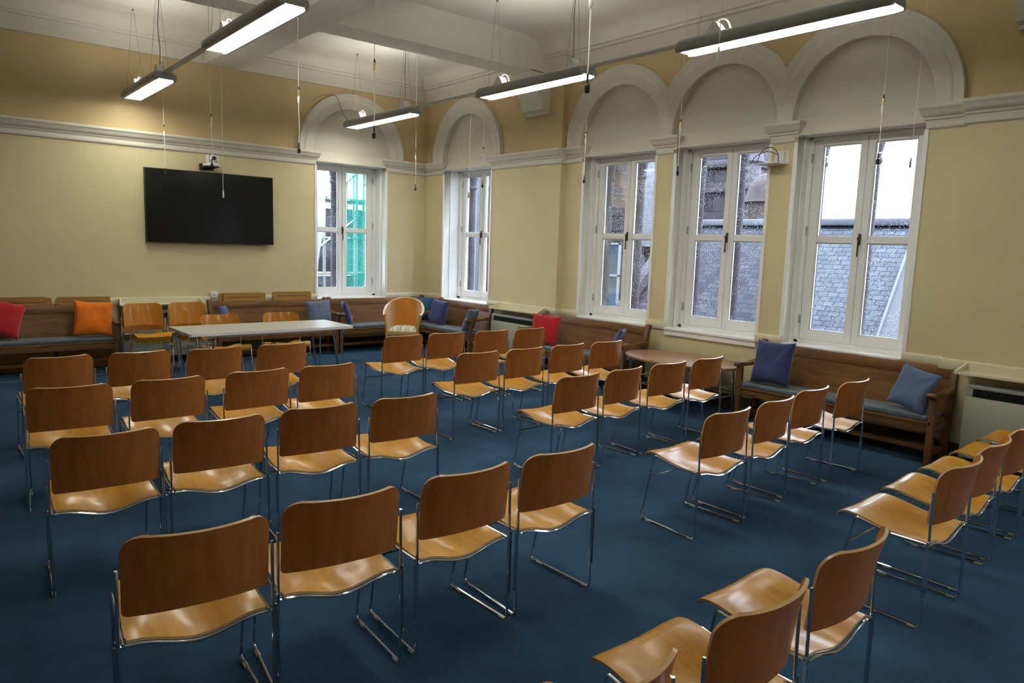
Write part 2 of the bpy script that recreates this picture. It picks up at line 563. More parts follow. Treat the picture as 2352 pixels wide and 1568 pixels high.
def prism(bm, poly, axis, a0, a1, mi=0):
    """extrude closed 2d polygon between a0 and a1 on axis. poly coords are the remaining two axes in order"""
    def P(u, v, a):
        return {'X': (a, u, v), 'Y': (u, a, v), 'Z': (u, v, a)}[axis]
    A = [bm.verts.new(P(u, v, a0)) for u, v in poly]
    B = [bm.verts.new(P(u, v, a1)) for u, v in poly]
    n = len(poly)
    for i in range(n):
        bm.faces.new((A[i], A[(i+1) % n], B[(i+1) % n], B[i])).material_index = mi
    bm.faces.new(A[::-1]).material_index = mi
    bm.faces.new(B).material_index = mi


def sweep_open(bm, prof, path_fn, ns, mi=0, caps=True):
    """prof list of (out, z); path_fn(i, out, z) -> point"""
    rings = [[bm.verts.new(path_fn(i, o, z)) for o, z in prof] for i in range(ns)]
    for a, b in zip(rings, rings[1:]):
        for k in range(len(prof)-1):
            bm.faces.new((a[k], a[k+1], b[k+1], b[k])).material_index = mi
    if caps:
        for r_ in (rings[0], rings[-1]):
            try:
                bm.faces.new(r_).material_index = mi
            except ValueError:
                pass


def shell(bm, f, us, vs, t, mi_top=0, mi_bot=0, mi_edge=0):
    """surface f(u,v) thickened by t below its normal"""
    P = [[Vector(f(u, v)) for u in us] for v in vs]
    nv, nu = len(vs), len(us)
    Nn = [[None]*nu for _ in range(nv)]
    for j in range(nv):
        for i in range(nu):
            du = P[j][min(i+1, nu-1)]-P[j][max(i-1, 0)]
            dv = P[min(j+1, nv-1)][i]-P[max(j-1, 0)][i]
            n = du.cross(dv)
            Nn[j][i] = n.normalized() if n.length > 1e-12 else Vector((0, 0, 1))
    A = [[bm.verts.new(P[j][i]) for i in range(nu)] for j in range(nv)]
    B = [[bm.verts.new(P[j][i]-Nn[j][i]*t) for i in range(nu)] for j in range(nv)]
    for j in range(nv-1):
        for i in range(nu-1):
            bm.faces.new((A[j][i], A[j][i+1], A[j+1][i+1], A[j+1][i])).material_index = mi_top
            bm.faces.new((B[j][i], B[j+1][i], B[j+1][i+1], B[j][i+1])).material_index = mi_bot
    def edge(a, b, c, d):
        try:
            bm.faces.new((a, b, c, d)).material_index = mi_edge
        except ValueError:
            pass
    for i in range(nu-1):
        edge(A[0][i], B[0][i], B[0][i+1], A[0][i+1])
        edge(A[-1][i], A[-1][i+1], B[-1][i+1], B[-1][i])
    for j in range(nv-1):
        edge(A[j][0], A[j+1][0], B[j+1][0], B[j][0])
        edge(A[j][-1], B[j][-1], B[j+1][-1], A[j+1][-1])


def lin(a, b, n):
    return [a+(b-a)*i/(n-1) for i in range(n)]


def interp(x, pts):
    if x <= pts[0][0]:
        return pts[0][1]
    for (x0, y0), (x1, y1) in zip(pts, pts[1:]):
        if x <= x1:
            t = (x-x0)/(x1-x0); t = t*t*(3-2*t)
            return y0+(y1-y0)*t
    return pts[-1][1]


def interpl(x, pts):
    if x <= pts[0][0]:
        return pts[0][1]
    for (x0, y0), (x1, y1) in zip(pts, pts[1:]):
        if x <= x1:
            return y0+(y1-y0)*(x-x0)/(x1-x0)
    return pts[-1][1]


# ------------------------------------------------------------------ room constants
XR, XB, YB = 6.749, 6.835, 10.466          # right wall, its recessed bay, back wall
XL, YF = -2.6, -5.0                         # left wall, wall behind the camera
J0, J1 = 2.337, 7.187                       # bay between
K0, K1 = -3.95, 1.44                        # bay nearer the camera (out of frame)
ZC = 4.38
XO = 7.23                                   # outer face of the right wall
YO = 10.965
HEAD, SILL = 2.868, 0.80
ARC_Z, R_IN, R_OUT = 3.035, 0.655, 0.885
GX = 7.10                                   # glass plane right wall
GY = 10.835
WHW = 0.59
WINR = [(9.317, 0.622, XR), (6.243, WHW, XB), (4.767, WHW, XB), (3.286, WHW, XB), (0.48-0.0, WHW, XB), (-1.0, WHW, XB), (-2.48, WHW, XB)]
WINB = (5.378, 0.594, YB)
DADO_T, DADO_B = 0.866, 0.775
RAIL_B, RAIL_T = 2.80, 3.005

# ------------------------------------------------------------------ walls
def plane_with_holes(bm, u0, u1, holes, zs, P, mi_fn):
    """vertical wall plane split on a grid of u breaks; holes: (ua,ub,z0,z1) rectangles. faces on a grid"""
    ub = sorted(set([u0, u1]+[h[0] for h in holes if u0 < h[0] < u1]+[h[1] for h in holes if u0 < h[1] < u1]))
    zb = sorted(set(zs+[h[2] for h in holes]+[h[3] for h in holes]))
    for a, b in zip(ub, ub[1:]):
        for c, d in zip(zb, zb[1:]):
            um, zm = (a+b)/2, (c+d)/2
            if any(h[0] < um < h[1] and h[2] < zm < h[3] for h in holes):
                continue
            f = bm.faces.new([bm.verts.new(P(u, z)) for u, z in ((a, c), (b, c), (b, d), (a, d))])
            f.material_index = mi_fn(um, zm)


def arch_fill(bm, c, hw, P, mi):
    """wall pieces that fill the rectangle around the semicircle above the springing: hole rectangle is c+-hw, ARC_Z..ARC_Z+R"""
    n = 24
    r = hw
    top = ARC_Z+r
    pts = [(c+r*math.cos(PI*k/n), ARC_Z+r*math.sin(PI*k/n)) for k in range(n+1)]
    for (a, za), (b, zb) in zip(pts, pts[1:]):
        f = bm.faces.new([bm.verts.new(P(u, z)) for u, z in ((a, za), (b, zb), (b, top), (a, top))] if abs(a-b) > 1e-9 else [])
        f.material_index = mi


def wall_mi(u, z):
    return 1 if z > 2.9 else 0


def build_right_wall():
    bm = bmn()
    segs = [(YF, K0, XR), (K0, K1, XB), (K1, J0, XR), (J0, J1, XB), (J1, YB, XR)]
    zs = [0, 2.9, ZC+0.1]
    for a, b, X in segs:
        holes = []
        for c, hw, WX in WINR:
            if a < c < b:
                holes.append((c-hw, c+hw, SILL, HEAD+0.001))
                holes.append((c-R_IN, c+R_IN, HEAD+0.001, ARC_Z))
                holes.append((c-R_IN, c+R_IN, ARC_Z, ARC_Z+R_IN))
        plane_with_holes(bm, a, b, holes, zs, lambda u, z, X=X: (X, u, z), wall_mi)
        for c, hw, WX in WINR:
            if a < c < b:
                arch_fill(bm, c, R_IN, lambda u, z, X=X: (X, u, z), 1)
    for y in (K0, K1, J0, J1):
        f = bm.faces.new([bm.verts.new(p) for p in ((XR, y, 0), (XB, y, 0), (XB, y, 2.9), (XR, y, 2.9))]); f.material_index = 0
        f = bm.faces.new([bm.verts.new(p) for p in ((XR, y, 2.9), (XB, y, 2.9), (XB, y, ZC+.1), (XR, y, ZC+.1))]); f.material_index = 1
    # outer face
    holes = [(c-hw, c+hw, SILL-0.1, HEAD) for c, hw, _ in WINR]
    plane_with_holes(bm, YF, YO, holes, [-4, 5.4], lambda u, z: (XO, u, z), lambda u, z: 2)
    for a, b, z in ((0, 1, 5.4),):
        bm.faces.new([bm.verts.new(p) for p in ((XR, YF, 5.4), (XO, YF, 5.4), (XO, YO, 5.4), (XR, YO, 5.4))]).material_index = 2
    # reveals
    for c, hw, X in WINR:
        for s in (-1, 1):
            y = c+s*hw
            for (xa, xb, mi) in ((X, GX+0.05, 3), (GX+0.05, XO, 2)):
                bm.faces.new([bm.verts.new(p) for p in ((xa, y, SILL), (xb, y, SILL), (xb, y, HEAD), (xa, y, HEAD))]).material_index = mi
        bm.faces.new([bm.verts.new(p) for p in ((X, c-hw, HEAD), (XO, c-hw, HEAD), (XO, c+hw, HEAD), (X, c+hw, HEAD))]).material_index = 3
        bm.faces.new([bm.verts.new(p) for p in ((X, c-hw, SILL), (XO, c-hw, SILL-0.06), (XO, c+hw, SILL-0.06), (X, c+hw, SILL))]).material_index = 3
        tympanum(bm, c, hw, lambda u, z, o, X=X: (X+o, u, z))
    return struct(obj('wall_right', bm, [M['wall_low'], M['wall_up'], M['sandstone'], M['white_trim'], M['plaster']]))


def tympanum(bm, c, hw, P):
    """recessed lunette and the sloping lintel panel beneath it; P(u,z,o) with o the depth into the wall"""
    D = 0.075
    n = 24
    arc = [(c+R_IN*math.cos(PI*k/n), ARC_Z+R_IN*math.sin(PI*k/n)) for k in range(n+1)]
    for (a, za), (b, zb) in zip(arc, arc[1:]):
        bm.faces.new([bm.verts.new(p) for p in (P(a, za, 0), P(b, zb, 0), P(b, zb, D), P(a, za, D))]).material_index = 4
    bm.faces.new([bm.verts.new(P(u, z, D)) for u, z in arc]).material_index = 4
    # sloping panel from lunette base to the window head
    zt = ARC_Z+0.0
    prof = [(D, zt), (D*0.8, zt-0.015), (0.012, HEAD+0.035), (0.0, HEAD+0.02), (0.0, HEAD)]
    for (o0, z0), (o1, z1) in zip(prof, prof[1:]):
        bm.faces.new([bm.verts.new(p) for p in (P(c-R_IN, z0, o0), P(c+R_IN, z0, o0), P(c+R_IN, z1, o1), P(c-R_IN, z1, o1))]).material_index = 4
    for s in (-1, 1):
        u = c+s*R_IN
        bm.faces.new([bm.verts.new(p) for p in (P(u, zt, 0), P(u, zt, D), P(u, HEAD+.035, .012), P(u, HEAD+.02, 0))]).material_index = 4


build_right_wall()


def build_back_wall():
    bm = bmn()
    c, hw, Y = WINB
    holes = [(c-hw, c+hw, SILL, HEAD+.001), (c-R_IN, c+R_IN, HEAD+.001, ARC_Z), (c-R_IN, c+R_IN, ARC_Z, ARC_Z+R_IN)]
    plane_with_holes(bm, XL, XR, holes, [0, 2.9, ZC+.1], lambda u, z: (u, Y, z), wall_mi)
    arch_fill(bm, c, R_IN, lambda u, z: (u, Y, z), 1)
    plane_with_holes(bm, XL, XO, [(c-hw, c+hw, SILL-0.1, HEAD)], [-4, 5.4], lambda u, z: (u, YO, z), lambda u, z: 2)
    bm.faces.new([bm.verts.new(p) for p in ((XL, YB, 5.4), (XO, YB, 5.4), (XO, YO, 5.4), (XL, YO, 5.4))]).material_index = 2
    for s in (-1, 1):
        x = c+s*hw
        for ya, yb, mi in ((Y, GY+0.05, 3), (GY+0.05, YO, 2)):
            bm.faces.new([bm.verts.new(p) for p in ((x, ya, SILL), (x, yb, SILL), (x, yb, HEAD), (x, ya, HEAD))]).material_index = mi
    bm.faces.new([bm.verts.new(p) for p in ((c-hw, Y, HEAD), (c-hw, YO, HEAD), (c+hw, YO, HEAD), (c+hw, Y, HEAD))]).material_index = 3
    bm.faces.new([bm.verts.new(p) for p in ((c-hw, Y, SILL), (c-hw, YO, SILL-.06), (c+hw, YO, SILL-.06), (c+hw, Y, SILL))]).material_index = 3
    tympanum(bm, c, hw, lambda u, z, o: (u, Y+o, z))
    struct(obj('wall_back', bm, [M['wall_low'], M['wall_up'], M['sandstone'], M['white_trim'], M['plaster']]))


build_back_wall()
for nm, pts in (('wall_left', ((XL, YF), (XL, YB))), ('wall_front', ((XL, YF), (XR, YF)))):
    bm = bmn()
    (xa, ya), (xb, yb) = pts
    for z0, z1, mi in ((0, 2.9, 0), (2.9, ZC+.1, 1)):
        bm.faces.new([bm.verts.new(p) for p in ((xa, ya, z0), (xb, yb, z0), (xb, yb, z1), (xa, ya, z1))]).material_index = mi
    struct(obj(nm, bm, [M['wall_low'], M['wall_up']]))

bm = bmn()
bm.faces.new([bm.verts.new(p) for p in ((XL, YF, 0), (XO, YF, 0), (XO, YO, 0), (XL, YO, 0))])
struct(obj('floor', bm, M['carpet']))

# ceiling slab, beams in one mesh
bm = bmn()
box(bm, XL, XB+0.02, YF, YB, ZC, ZC+0.2)
ZS = 3.98


def beam(axis, a0, a1, c0, c1):
    """beam with small coved shoulders; cross section over c, running a0..a1"""
    s = 0.06
    poly = [(c0, ZS), (c1, ZS), (c1, ZC-0.12), (c1+s*0.35, ZC-0.05), (c1+s, ZC-0.015), (c1+s*1.6, ZC+.01), (c0-s*1.6, ZC+.01), (c0-s, ZC-0.015), (c0-s*0.35, ZC-0.05), (c0, ZC-0.12)]
    prism(bm, poly, axis, a0, a1)


beam('X', XL, XR, 7.45, 7.86)
beam('X', XL, XR, 1.64, 2.04)
for _c0, _c1 in ((3.18, 3.62), (-0.42, 0.0)):
    for _a, _b in ((YF, 1.64), (2.04, 7.45), (7.86, YB)):
        beam('Y', _a, _b, _c0, _c1)
struct(obj('ceiling', bm, M['ceil'], sharp=50))

# ---- cornice with cove
CORN = [(0, 3.985), (0.035, 3.985), (0.045, 4.02), (0.06, 4.035), (0.075, 4.085), (0.115, 4.115), (0.125, 4.14), (0.16, 4.15), (0.165, 4.175), (0.19, 4.185),
        (0.205, 4.22), (0.25, 4.285), (0.32, 4.335), (0.42, 4.365), (0.56, ZC+.002)]


def run_prof(bm, prof, path, side, mi=0):
    """profile along straight polyline path (xy points); side = left normal sign; mitred"""
    P = [Vector((p[0], p[1])) for p in path]
    dirs = []
    for i in range(len(P)):
        if i == 0:
            d = (P[1]-P[0]).normalized(); nrm = Vector((-d.y, d.x))*side
        elif i == len(P)-1:
            d = (P[-1]-P[-2]).normalized(); nrm = Vector((-d.y, d.x))*side
        else:
            d0 = (P[i]-P[i-1]).normalized(); d1 = (P[i+1]-P[i]).normalized()
            n0 = Vector((-d0.y, d0.x))*side; n1 = Vector((-d1.y, d1.x))*side
            nrm = (n0+n1)/max(1e-6, 1+n0.dot(n1))
        dirs.append(nrm)
    sweep_open(bm, prof, lambda i, o, z: (P[i].x+dirs[i].x*o, P[i].y+dirs[i].y*o, z), len(P), mi)


bm = bmn()
run_prof(bm, CORN, [(XL, YF), (XR, YF), (XR, K0), (XB, K0), (XB, K1), (XR, K1), (XR, J0), (XB, J0), (XB, J1), (XR, J1), (XR, YB), (XL, YB)], 1)
struct(obj('trim_1', bm, M['plaster'], sharp=40), 'moulded cornice around the ceiling')

# ---- picture rail / capital moulding
RAILP = [(0, 3.005), (0.075, 3.005), (0.08, 2.99), (0.078, 2.975), (0.066, 2.965), (0.06, 2.94), (0.045, 2.915), (0.022, 2.905), (0.02, 2.888), (0.012, 2.882), (0.003, 2.88),
         (0.003, 2.852), (0.026, 2.852), (0.03, 2.842), (0.022, 2.815), (0.008, 2.806), (0.0, 2.800)]


def rail_piece(bm, a, b, fixed, axis, over=(0.05, 0.05), side=-1):
    """a capital/rail run on plane 'fixed', its ends run past the wall edge and return into the reveal"""
    ends = (a-over[0], b+over[1])
    prof = RAILP[:12]
    n = len(prof)
    def P(u, o, z):
        return (fixed+side*o, u, z) if axis == 'Y' else (u, fixed+side*o, z)
    rings = []
    # lower ends pull in so that the capital flares like the photo
    for k, e in enumerate(ends):
        rg = []
        for o, z in prof:
            fl = (over[k]) * (1-min(1, o/0.08))
            u = e + (fl if k == 0 else -fl)
            rg.append(bm.verts.new(P(u, o, z)))
        rings.append(rg)
    for i in range(n-1):
        bm.faces.new((rings[0][i], rings[0][i+1], rings[1][i+1], rings[1][i]))
    for rg, e, k in ((rings[0], ends[0], 0), (rings[1], ends[1], 1)):
        if over[k] > 0:
            # return face going back into the reveal
            back = [bm.verts.new(P((rg[i].co[1] if axis == 'Y' else rg[i].co[0]), -0.10, prof[i][1])) for i in range(n)]
            for i in range(n-1):
                bm.faces.new((rg[i], rg[i+1], back[i+1], back[i]))
    pr2 = RAILP[11:]
    ra = [bm.verts.new(P(a+(0.02 if over[0] else 0), o, z)) for o, z in pr2]
    rb = [bm.verts.new(P(b-(0.02 if over[1] else 0), o, z)) for o, z in pr2]
    for i in range(len(pr2)-1):
        bm.faces.new((ra[i], ra[i+1], rb[i+1], rb[i]))


W2, W3, W4, W5 = WINR[0], WINR[1], WINR[2], WINR[3]
bm = bmn()
rail_piece(bm, XL, WINB[0]-WINB[1], YB, 'X', (0, 0.05))
rail_piece(bm, WINB[0]+WINB[1], XR, YB, 'X', (0.05, 0))
rail_piece(bm, W2[0]+W2[1], YB, XR, 'Y', (0.05, 0))
rail_piece(bm, J1, W2[0]-W2[1], XR, 'Y', (0, 0.05))
rail_piece(bm, W3[0]+W3[1], J1, XB, 'Y', (0.05, 0))
rail_piece(bm, W4[0]+W4[1], W3[0]-W3[1], XB, 'Y')
rail_piece(bm, W5[0]+W5[1], W4[0]-W4[1], XB, 'Y')
rail_piece(bm, J0, W5[0]-W5[1], XB, 'Y', (0, 0.05))
rail_piece(bm, K1, J0, XR, 'Y', (0, 0))
rail_piece(bm, 0.48+WHW, K1, XB, 'Y', (0.05, 0))
rail_piece(bm, YF, K0, XR, 'Y', (0, 0))
for a, b in ((-1.0+WHW, 0.48-WHW), (-2.48+WHW, -1.0-WHW), (K0, -2.48-WHW)):
    rail_piece(bm, a, b, XB, 'Y')
for y in (J0, J1, K0, K1):   # little returns where the bay steps back
    for i in range(len(RAILP)-1):
        pass
    s = -1 if y in (J1, K1) else 1
    prism(bm, [(XR-o, z) for o, z in RAILP] + [(XB, 2.80), (XB, 3.005)], 'Y', y, y+s*0.03)
struct(obj('trim_2', bm, M['plaster'], sharp=40), 'moulded picture rail and pier capitals')

# ---- archivolts
RING = [(R_IN-0.002, 0.0), (R_IN-0.002, 0.022), (R_IN+0.012, 0.030), (R_IN+0.10, 0.030), (R_IN+0.112, 0.040), (R_IN+0.125, 0.040), (R_IN+0.14, 0.030), (R_IN+0.17, 0.034), (R_OUT-0.035, 0.05), (R_OUT-0.018, 0.062),
        (R_OUT-0.004, 0.062), (R_OUT, 0.055), (R_OUT, 0.0)]


def archivolt(name, c, P, ylim=None, label=None):
    bm = bmn()
    n = 48
    rings = []
    z0 = RAIL_T
    for k in range(-1, n+2):
        if k == -1:
            rings.append([bm.verts.new(P(c+r, z0, o)) for r, o in RING])
        elif k == n+1:
            rings.append([bm.verts.new(P(c-r, z0, o)) for r, o in RING])
        else:
            a = PI*k/n
            rings.append([bm.verts.new(P(c+r*math.cos(a), ARC_Z+r*math.sin(a), o)) for r, o in RING])
    for a, b in zip(rings, rings[1:]):
        for i in range(len(RING)-1):
            bm.faces.new((a[i], a[i+1], b[i+1], b[i]))
    if ylim:
        for yv, keep_less in ylim:
            geom = list(bm.verts)+list(bm.edges)+list(bm.faces)
            bmesh.ops.bisect_plane(bm, geom=geom, plane_co=(0, yv, 0), plane_no=(0, 1 if keep_less else -1, 0), clear_outer=True)
    struct(obj(name, bm, M['plaster'], sharp=40), label)


archivolt('trim_3', WINB[0], lambda u, z, o: (u, YB-o, z), None, 'arch moulding over the back wall window')
archivolt('trim_4', W2[0], lambda u, z, o: (XR-o, u, z), None, 'arch moulding over the corner window')
m34, m45 = (W3[0]+W4[0])/2, (W4[0]+W5[0])/2
archivolt('trim_5', W3[0], lambda u, z, o: (XB-o, u, z), [(m34, False)], 'leftmost arch moulding of the bay')
archivolt('trim_6', W4[0], lambda u, z, o: (XB-o, u, z), [(m34, True), (m45, False)], 'middle arch moulding of the bay')
archivolt('trim_7', W5[0], lambda u, z, o: (XB-o, u, z), [(m45, True)], 'rightmost arch moulding of the bay')

# ---- corbels under the cross beam
for i, (ya, yb) in enumerate(((7.45, 7.86), (1.64, 2.04))):
    bm = bmn()
    prof = [(0, 3.47), (0.07, 3.47), (0.075, 3.50), (0.13, 3.52), (0.15, 3.60), (0.20, 3.67), (0.22, 3.70), (0.22, 3.74), (0.27, 3.76), (0.33, 3.86), (0.36, 3.90), (0.36, ZS+.01), (0, ZS+.01)]
    prism(bm, [(XR-o, z) for o, z in prof], 'Y', ya, yb)
    struct(obj('trim_%d' % (8+i), bm, M['plaster'], sharp=40), 'moulded corbel carrying a ceiling beam')

# ---- dado band
DAD = [(0, DADO_T), (0.018, DADO_T), (0.022, DADO_T-0.006), (0.022, DADO_B+0.01), (0.016, DADO_B), (0, DADO_B)]
bm = bmn()
def dseg(path):
    run_prof(bm, DAD, path, 1)
dseg([(XR, W2[0]+W2[1]), (XR, YB), (WINB[0]+WINB[1], YB)])
dseg([(WINB[0]-WINB[1], YB), (XL, YB)])
dseg([(XB, W3[0]+W3[1]), (XB, J1), (XR, J1), (XR, W2[0]-W2[1])])
dseg([(XB, W4[0]+W4[1]), (XB, W3[0]-W3[1])])
dseg([(XB, W5[0]+W5[1]), (XB, W4[0]-W4[1])])
dseg([(XR, K1), (XR, J0), (XB, J0), (XB, W5[0]-W5[1])])
struct(obj('trim_10', bm, M['dado']), 'cream dado band below the windows')

# ---- skirting
SK = [(0, 0.16), (0.012, 0.16), (0.02, 0.145), (0.02, 0.0), (0, 0)]
for nm, path in (('baseboard_right', [(XR, YF), (XR, K0), (XB, K0), (XB, K1), (XR, K1), (XR, J0), (XB, J0), (XB, J1), (XR, J1), (XR, YB)]), ('baseboard_back', [(XR, YB), (XL, YB)])):
    bm = bmn(); run_prof(bm, SK, path, 1); struct(obj(nm, bm, M['skirting']))

# ------------------------------------------------------------------ windows
def build_window(idx, c, hw, wall, T, sill_drop=False, label=None):
    """T(u, d, z): u along the wall, d depth into the wall measured from the room"""
    D = (GX-wall) if wall in (XR, XB) else (GY-wall)
    root = bpy.data.objects.new('window_%d' % idx, None); COL.objects.link(root); struct(root, label)
    def bx(bm, u0, u1, d0, d1, z0, z1, r=0.004):
        b2 = bmn(); rb = min(r, .3*min(abs(u1-u0), abs(d1-d0), abs(z1-z0)))
        box(b2, u0, u1, d0, d1, z0, z1)
        bmesh.ops.bevel(b2, geom=list(b2.edges), offset=rb, segments=1, affect='EDGES')
        for v in b2.verts:
            v.co = Vector(T(v.co.x, v.co.y, v.co.z))
        merge(bm, b2)
    sw = 0.535                       # sash half width
    zb, zt, ztr = 0.838, 2.85, 1.858
    # fixed frame
    bm = bmn()
    for s in (-1, 1):
        bx(bm, c+s*sw, c+s*(hw-0.001), D-0.05, D+0.045, SILL+.0, HEAD-.001)
    bx(bm, c-hw+.002, c+hw-.002, D-0.05, D+0.045, HEAD-0.022, HEAD-.001)
    bx(bm, c-hw+.002, c+hw-.002, D-0.05, D+0.045, SILL-0.01, zb-0.004)
    obj('window_frame', bm, M['white_frame'], root)
    # stepped lining boards of the reveal
    bm = bmn()
    for s in (-1, 1):
        bx(bm, c+s*(hw-0.012), c+s*(hw-0.0005), 0.12, D-0.05, SILL, HEAD-.001)
        bx(bm, c+s*(hw-0.0005-0.006), c+s*(hw+0.032), -0.012, 0.004, DADO_T-0.06, HEAD-0.06)
    obj('reveal_lining', bm, M['white_frame'], root)
    # window board
    bm = bmn()
    ext = 0.035
    bx(bm, c-hw-(0.015 if sill_drop else -.002), c+hw+(0.015 if sill_drop else -.002), -ext, D-0.04, SILL-0.026, SILL+0.004)
    if sill_drop:
        bx(bm, c-hw-0.015, c+hw+0.015, -0.022, 0.01, 0.715, SILL-0.02)
    obj('window_board', bm, M['white_frame'], root)
    # casements
    for s in (-1, 1):
        a, b = (c+0.003, c+sw-.002) if s > 0 else (c-sw+.002, c-0.003)
        bm = bmn()
        # stile widths: outer 0.085, meeting 0.075
        ga, gb = (a+0.066, b-0.09) if s > 0 else (a+0.09, b-0.066)
        bx(bm, a, ga, D-0.028, D+0.028, zb, zt); bx(bm, gb, b, D-0.028, D+0.028, zb, zt)
        bx(bm, ga-.002, gb+.002, D-0.028, D+0.028, zb, zb+0.10); bx(bm, ga-.002, gb+.002, D-0.028, D+0.028, zt-0.068, zt)
        bx(bm, ga-.002, gb+.002, D-0.024, D+0.024, ztr-0.031, ztr+0.031)
        for z0, z1 in ((zb+0.10, ztr-0.031), (ztr+0.031, zt-0.068)):     # glazing bead
            for u0, u1 in ((ga, ga+0.01), (gb-0.01, gb)):
                bx(bm, u0, u1, D-0.012, D+0.012, z0, z1, .003)
            bx(bm, ga, gb, D-0.012, D+0.012, z0, z0+0.01, .003); bx(bm, ga, gb, D-0.012, D+0.012, z1-0.01, z1, .003)
        sash = obj('casement', bm, M['white_frame'], root)
        bm = bmn()
        bm.faces.new([bm.verts.new(Vector(T(u, D, z))) for u, z in ((ga, zb+.1), (gb, zb+.1), (gb, zt-.068), (ga, zt-.068))])
        obj('glass_pane', bm, M['glass'], sash)
        for hz in (1.0, 1.9, 2.62):
            bm = bmn(); uo = c+s*(sw+0.004)
            bx(bm, uo-0.006, uo+0.006, D-0.06, D-0.03, hz, hz+0.09, .002)
            obj('hinge', bm, M['steel'], sash)
    bm = bmn()
    bx(bm, c-0.012, c+0.012, D-0.045, D-0.028, ztr-0.05, ztr+0.06)
    bx(bm, c-0.018, c+0.010, D-0.07, D-0.045, ztr+0.0, ztr+0.03)
    bx(bm, c-0.008, c+0.004, D-0.07, D-0.055, ztr-0.16, ztr+0.02)
    h = obj('window_handle', bm, M['bronze'], root); h['label'] = 'dark metal casement handle'
    return root


build_window(1, WINB[0], WINB[1], YB, lambda u, d, z: (u, YB+d, z), False, 'tall white casement window in the back wall')
names = ['tall narrow casement window near the corner', 'leftmost casement window of the bay', 'middle casement window of the bay', 'rightmost casement window of the bay',
         'casement window beside the camera', 'casement window beside the camera', 'casement window beside the camera']
for i, (c, hw, X) in enumerate(WINR):
    build_window(i+2, c, hw, X, lambda u, d, z, X=X: (X+d, u, z), i == 2, names[i])

# ------------------------------------------------------------------ chairs
UP_X, SLX = 0.2415, 0.2415


def seat_fn(u, v):
    y = 0.012 + v*0.445
    prof = interpl(y, [(0.0, 0.414), (0.10, 0.410), (0.20, 0.418), (0.30, 0.440), (0.345, 0.449), (0.385, 0.4495), (0.415, 0.444), (0.438, 0.430), (0.452, 0.413), (0.457, 0.404)])
    hw = 0.2225-0.010*v
    if y > 0.39:
        t = (y-0.39)/0.067; hw -= 0.035*(1-math.sqrt(max(0, 1-t*t)))
    if y < 0.03:
        t = (0.03-y)/0.018; hw -= 0.006*t
    x = u*hw
    dip = 0.034*(1-v)**0.8 + 0.004
    z = prof - dip*(0.5+0.5*math.cos(PI*min(1, abs(u)/0.92)))
    return (x, y, z)


def back_fn(u, v):
    zt, zb = 0.772, 0.492
    z = zb+(zt-zb)*v
    hw = 0.2285
    r = 0.062
    if z > zt-r:
        t = (z-(zt-r))/r; hw -= r*(1-math.sqrt(max(0.0, 1-t*t)))*0.98
    rb = 0.018
    if z < zb+rb:
        t = (zb+rb-z)/rb; hw -= rb*(1-math.sqrt(max(0.0, 1-t*t)))*0.9
    x = u*hw
    w = min(1, abs(x)/0.2285)
    z2 = z + 0.010*(1-v)*(1-w*w) - 0.003*v*(1-w)
    ye = 0.018 - 0.028*v - 0.030*max(0, v-0.6)**1.3
    y = ye - (0.050+0.018*v)*(1-w**2.3)
    return (x, y, z2)


def chair_rod(s):
    pts = [(s*0.2402, 0.004, 0.656), (s*0.2408, 0.003, 0.52), (s*0.2415, 0.0, 0.405), (s*0.2418, 0.0, 0.0095), (s*0.225, 0.427, 0.0095), (s*0.2285, 0.343, 0.436), (s*0.2292, 0.17, 0.404), (s*0.2292, 0.0, 0.404)]
    return fillet(pts[:3], 0.02) + fillet(pts[2:], 0.017, 6)[1:]


def make_chair(label):
    t = thing('plywood_chair', label, 'chair')
    us = [math.copysign(abs(x)**0.9, x) for x in lin(-1, 1, 25)]
    vs = lin(0, 0.8, 13)[:-1]+lin(0.8, 1, 12)
    bm = bmn(); shell(bm, seat_fn, us, vs, 0.0095, 0, 1, 2)
    obj('seat', bm, [M['ply_seat'], M['ply_seat'], M['ply_edge']], t, 45)
    vs = [0, .01, .025, .045, .065]+lin(0.1, 0.76, 10)+[0.78+0.22*math.sin(PI/2*k/10) for k in range(11)]
    bm = bmn(); shell(bm, back_fn, us, vs, 0.0115, 0, 1, 2)
    obj('backrest', bm, [M['ply_back'], M['ply_front'], M['ply_edge']], t, 45)
    for s in (-1, 1):
        bm = bmn(); tube(bm, chair_rod(s), 0.006, 8)
        obj('side_frame', bm, M['chrome'], t)
        bm = bmn()
        rbox(bm, s*0.2500-0.0015, s*0.2500+0.0015, -0.008, 0.008, 0.13, 0.425, 0.0012, 1)
        tube(bm, [(s*0.2470, 0, 0.15), (s*0.2555, 0, 0.15)], 0.004, 8)
        tube(bm, [(s*0.2470, 0, 0.405), (s*0.2555, 0, 0.405)], 0.004, 8)
        obj('linking_plate', bm, M['steel'], t)
        for yy, xx in ((0.035, 0.2400), (0.362, 0.2275)):
            bm = bmn()
            rbox(bm, s*xx-0.0085, s*xx+0.0085, yy-0.02, yy+0.02, 0.0, 0.0115, 0.003, 2)
            obj('glide', bm, M['clear'], t)
    bm = bmn()
    pts = [(-0.2385, 0.001, 0.404)]+[(x, 0.004-0.002*math.cos(PI*x/0.24), 0.3985-0.037*(0.5+0.5*math.cos(PI*min(1, abs(x)/0.205)))) for x in lin(-0.225, 0.225, 25)]+[(0.2385, 0.001, 0.404)]
    tube(bm, pts, 0.0054, 8)
    obj('rear_rail', bm, M['chrome'], t)
    bm = bmn(); tube(bm, [(-0.2270, 0.371, 0.295), (0.2270, 0.371, 0.295)], 0.0045, 8)
    obj('stretcher', bm, M['chrome'], t)
    return t


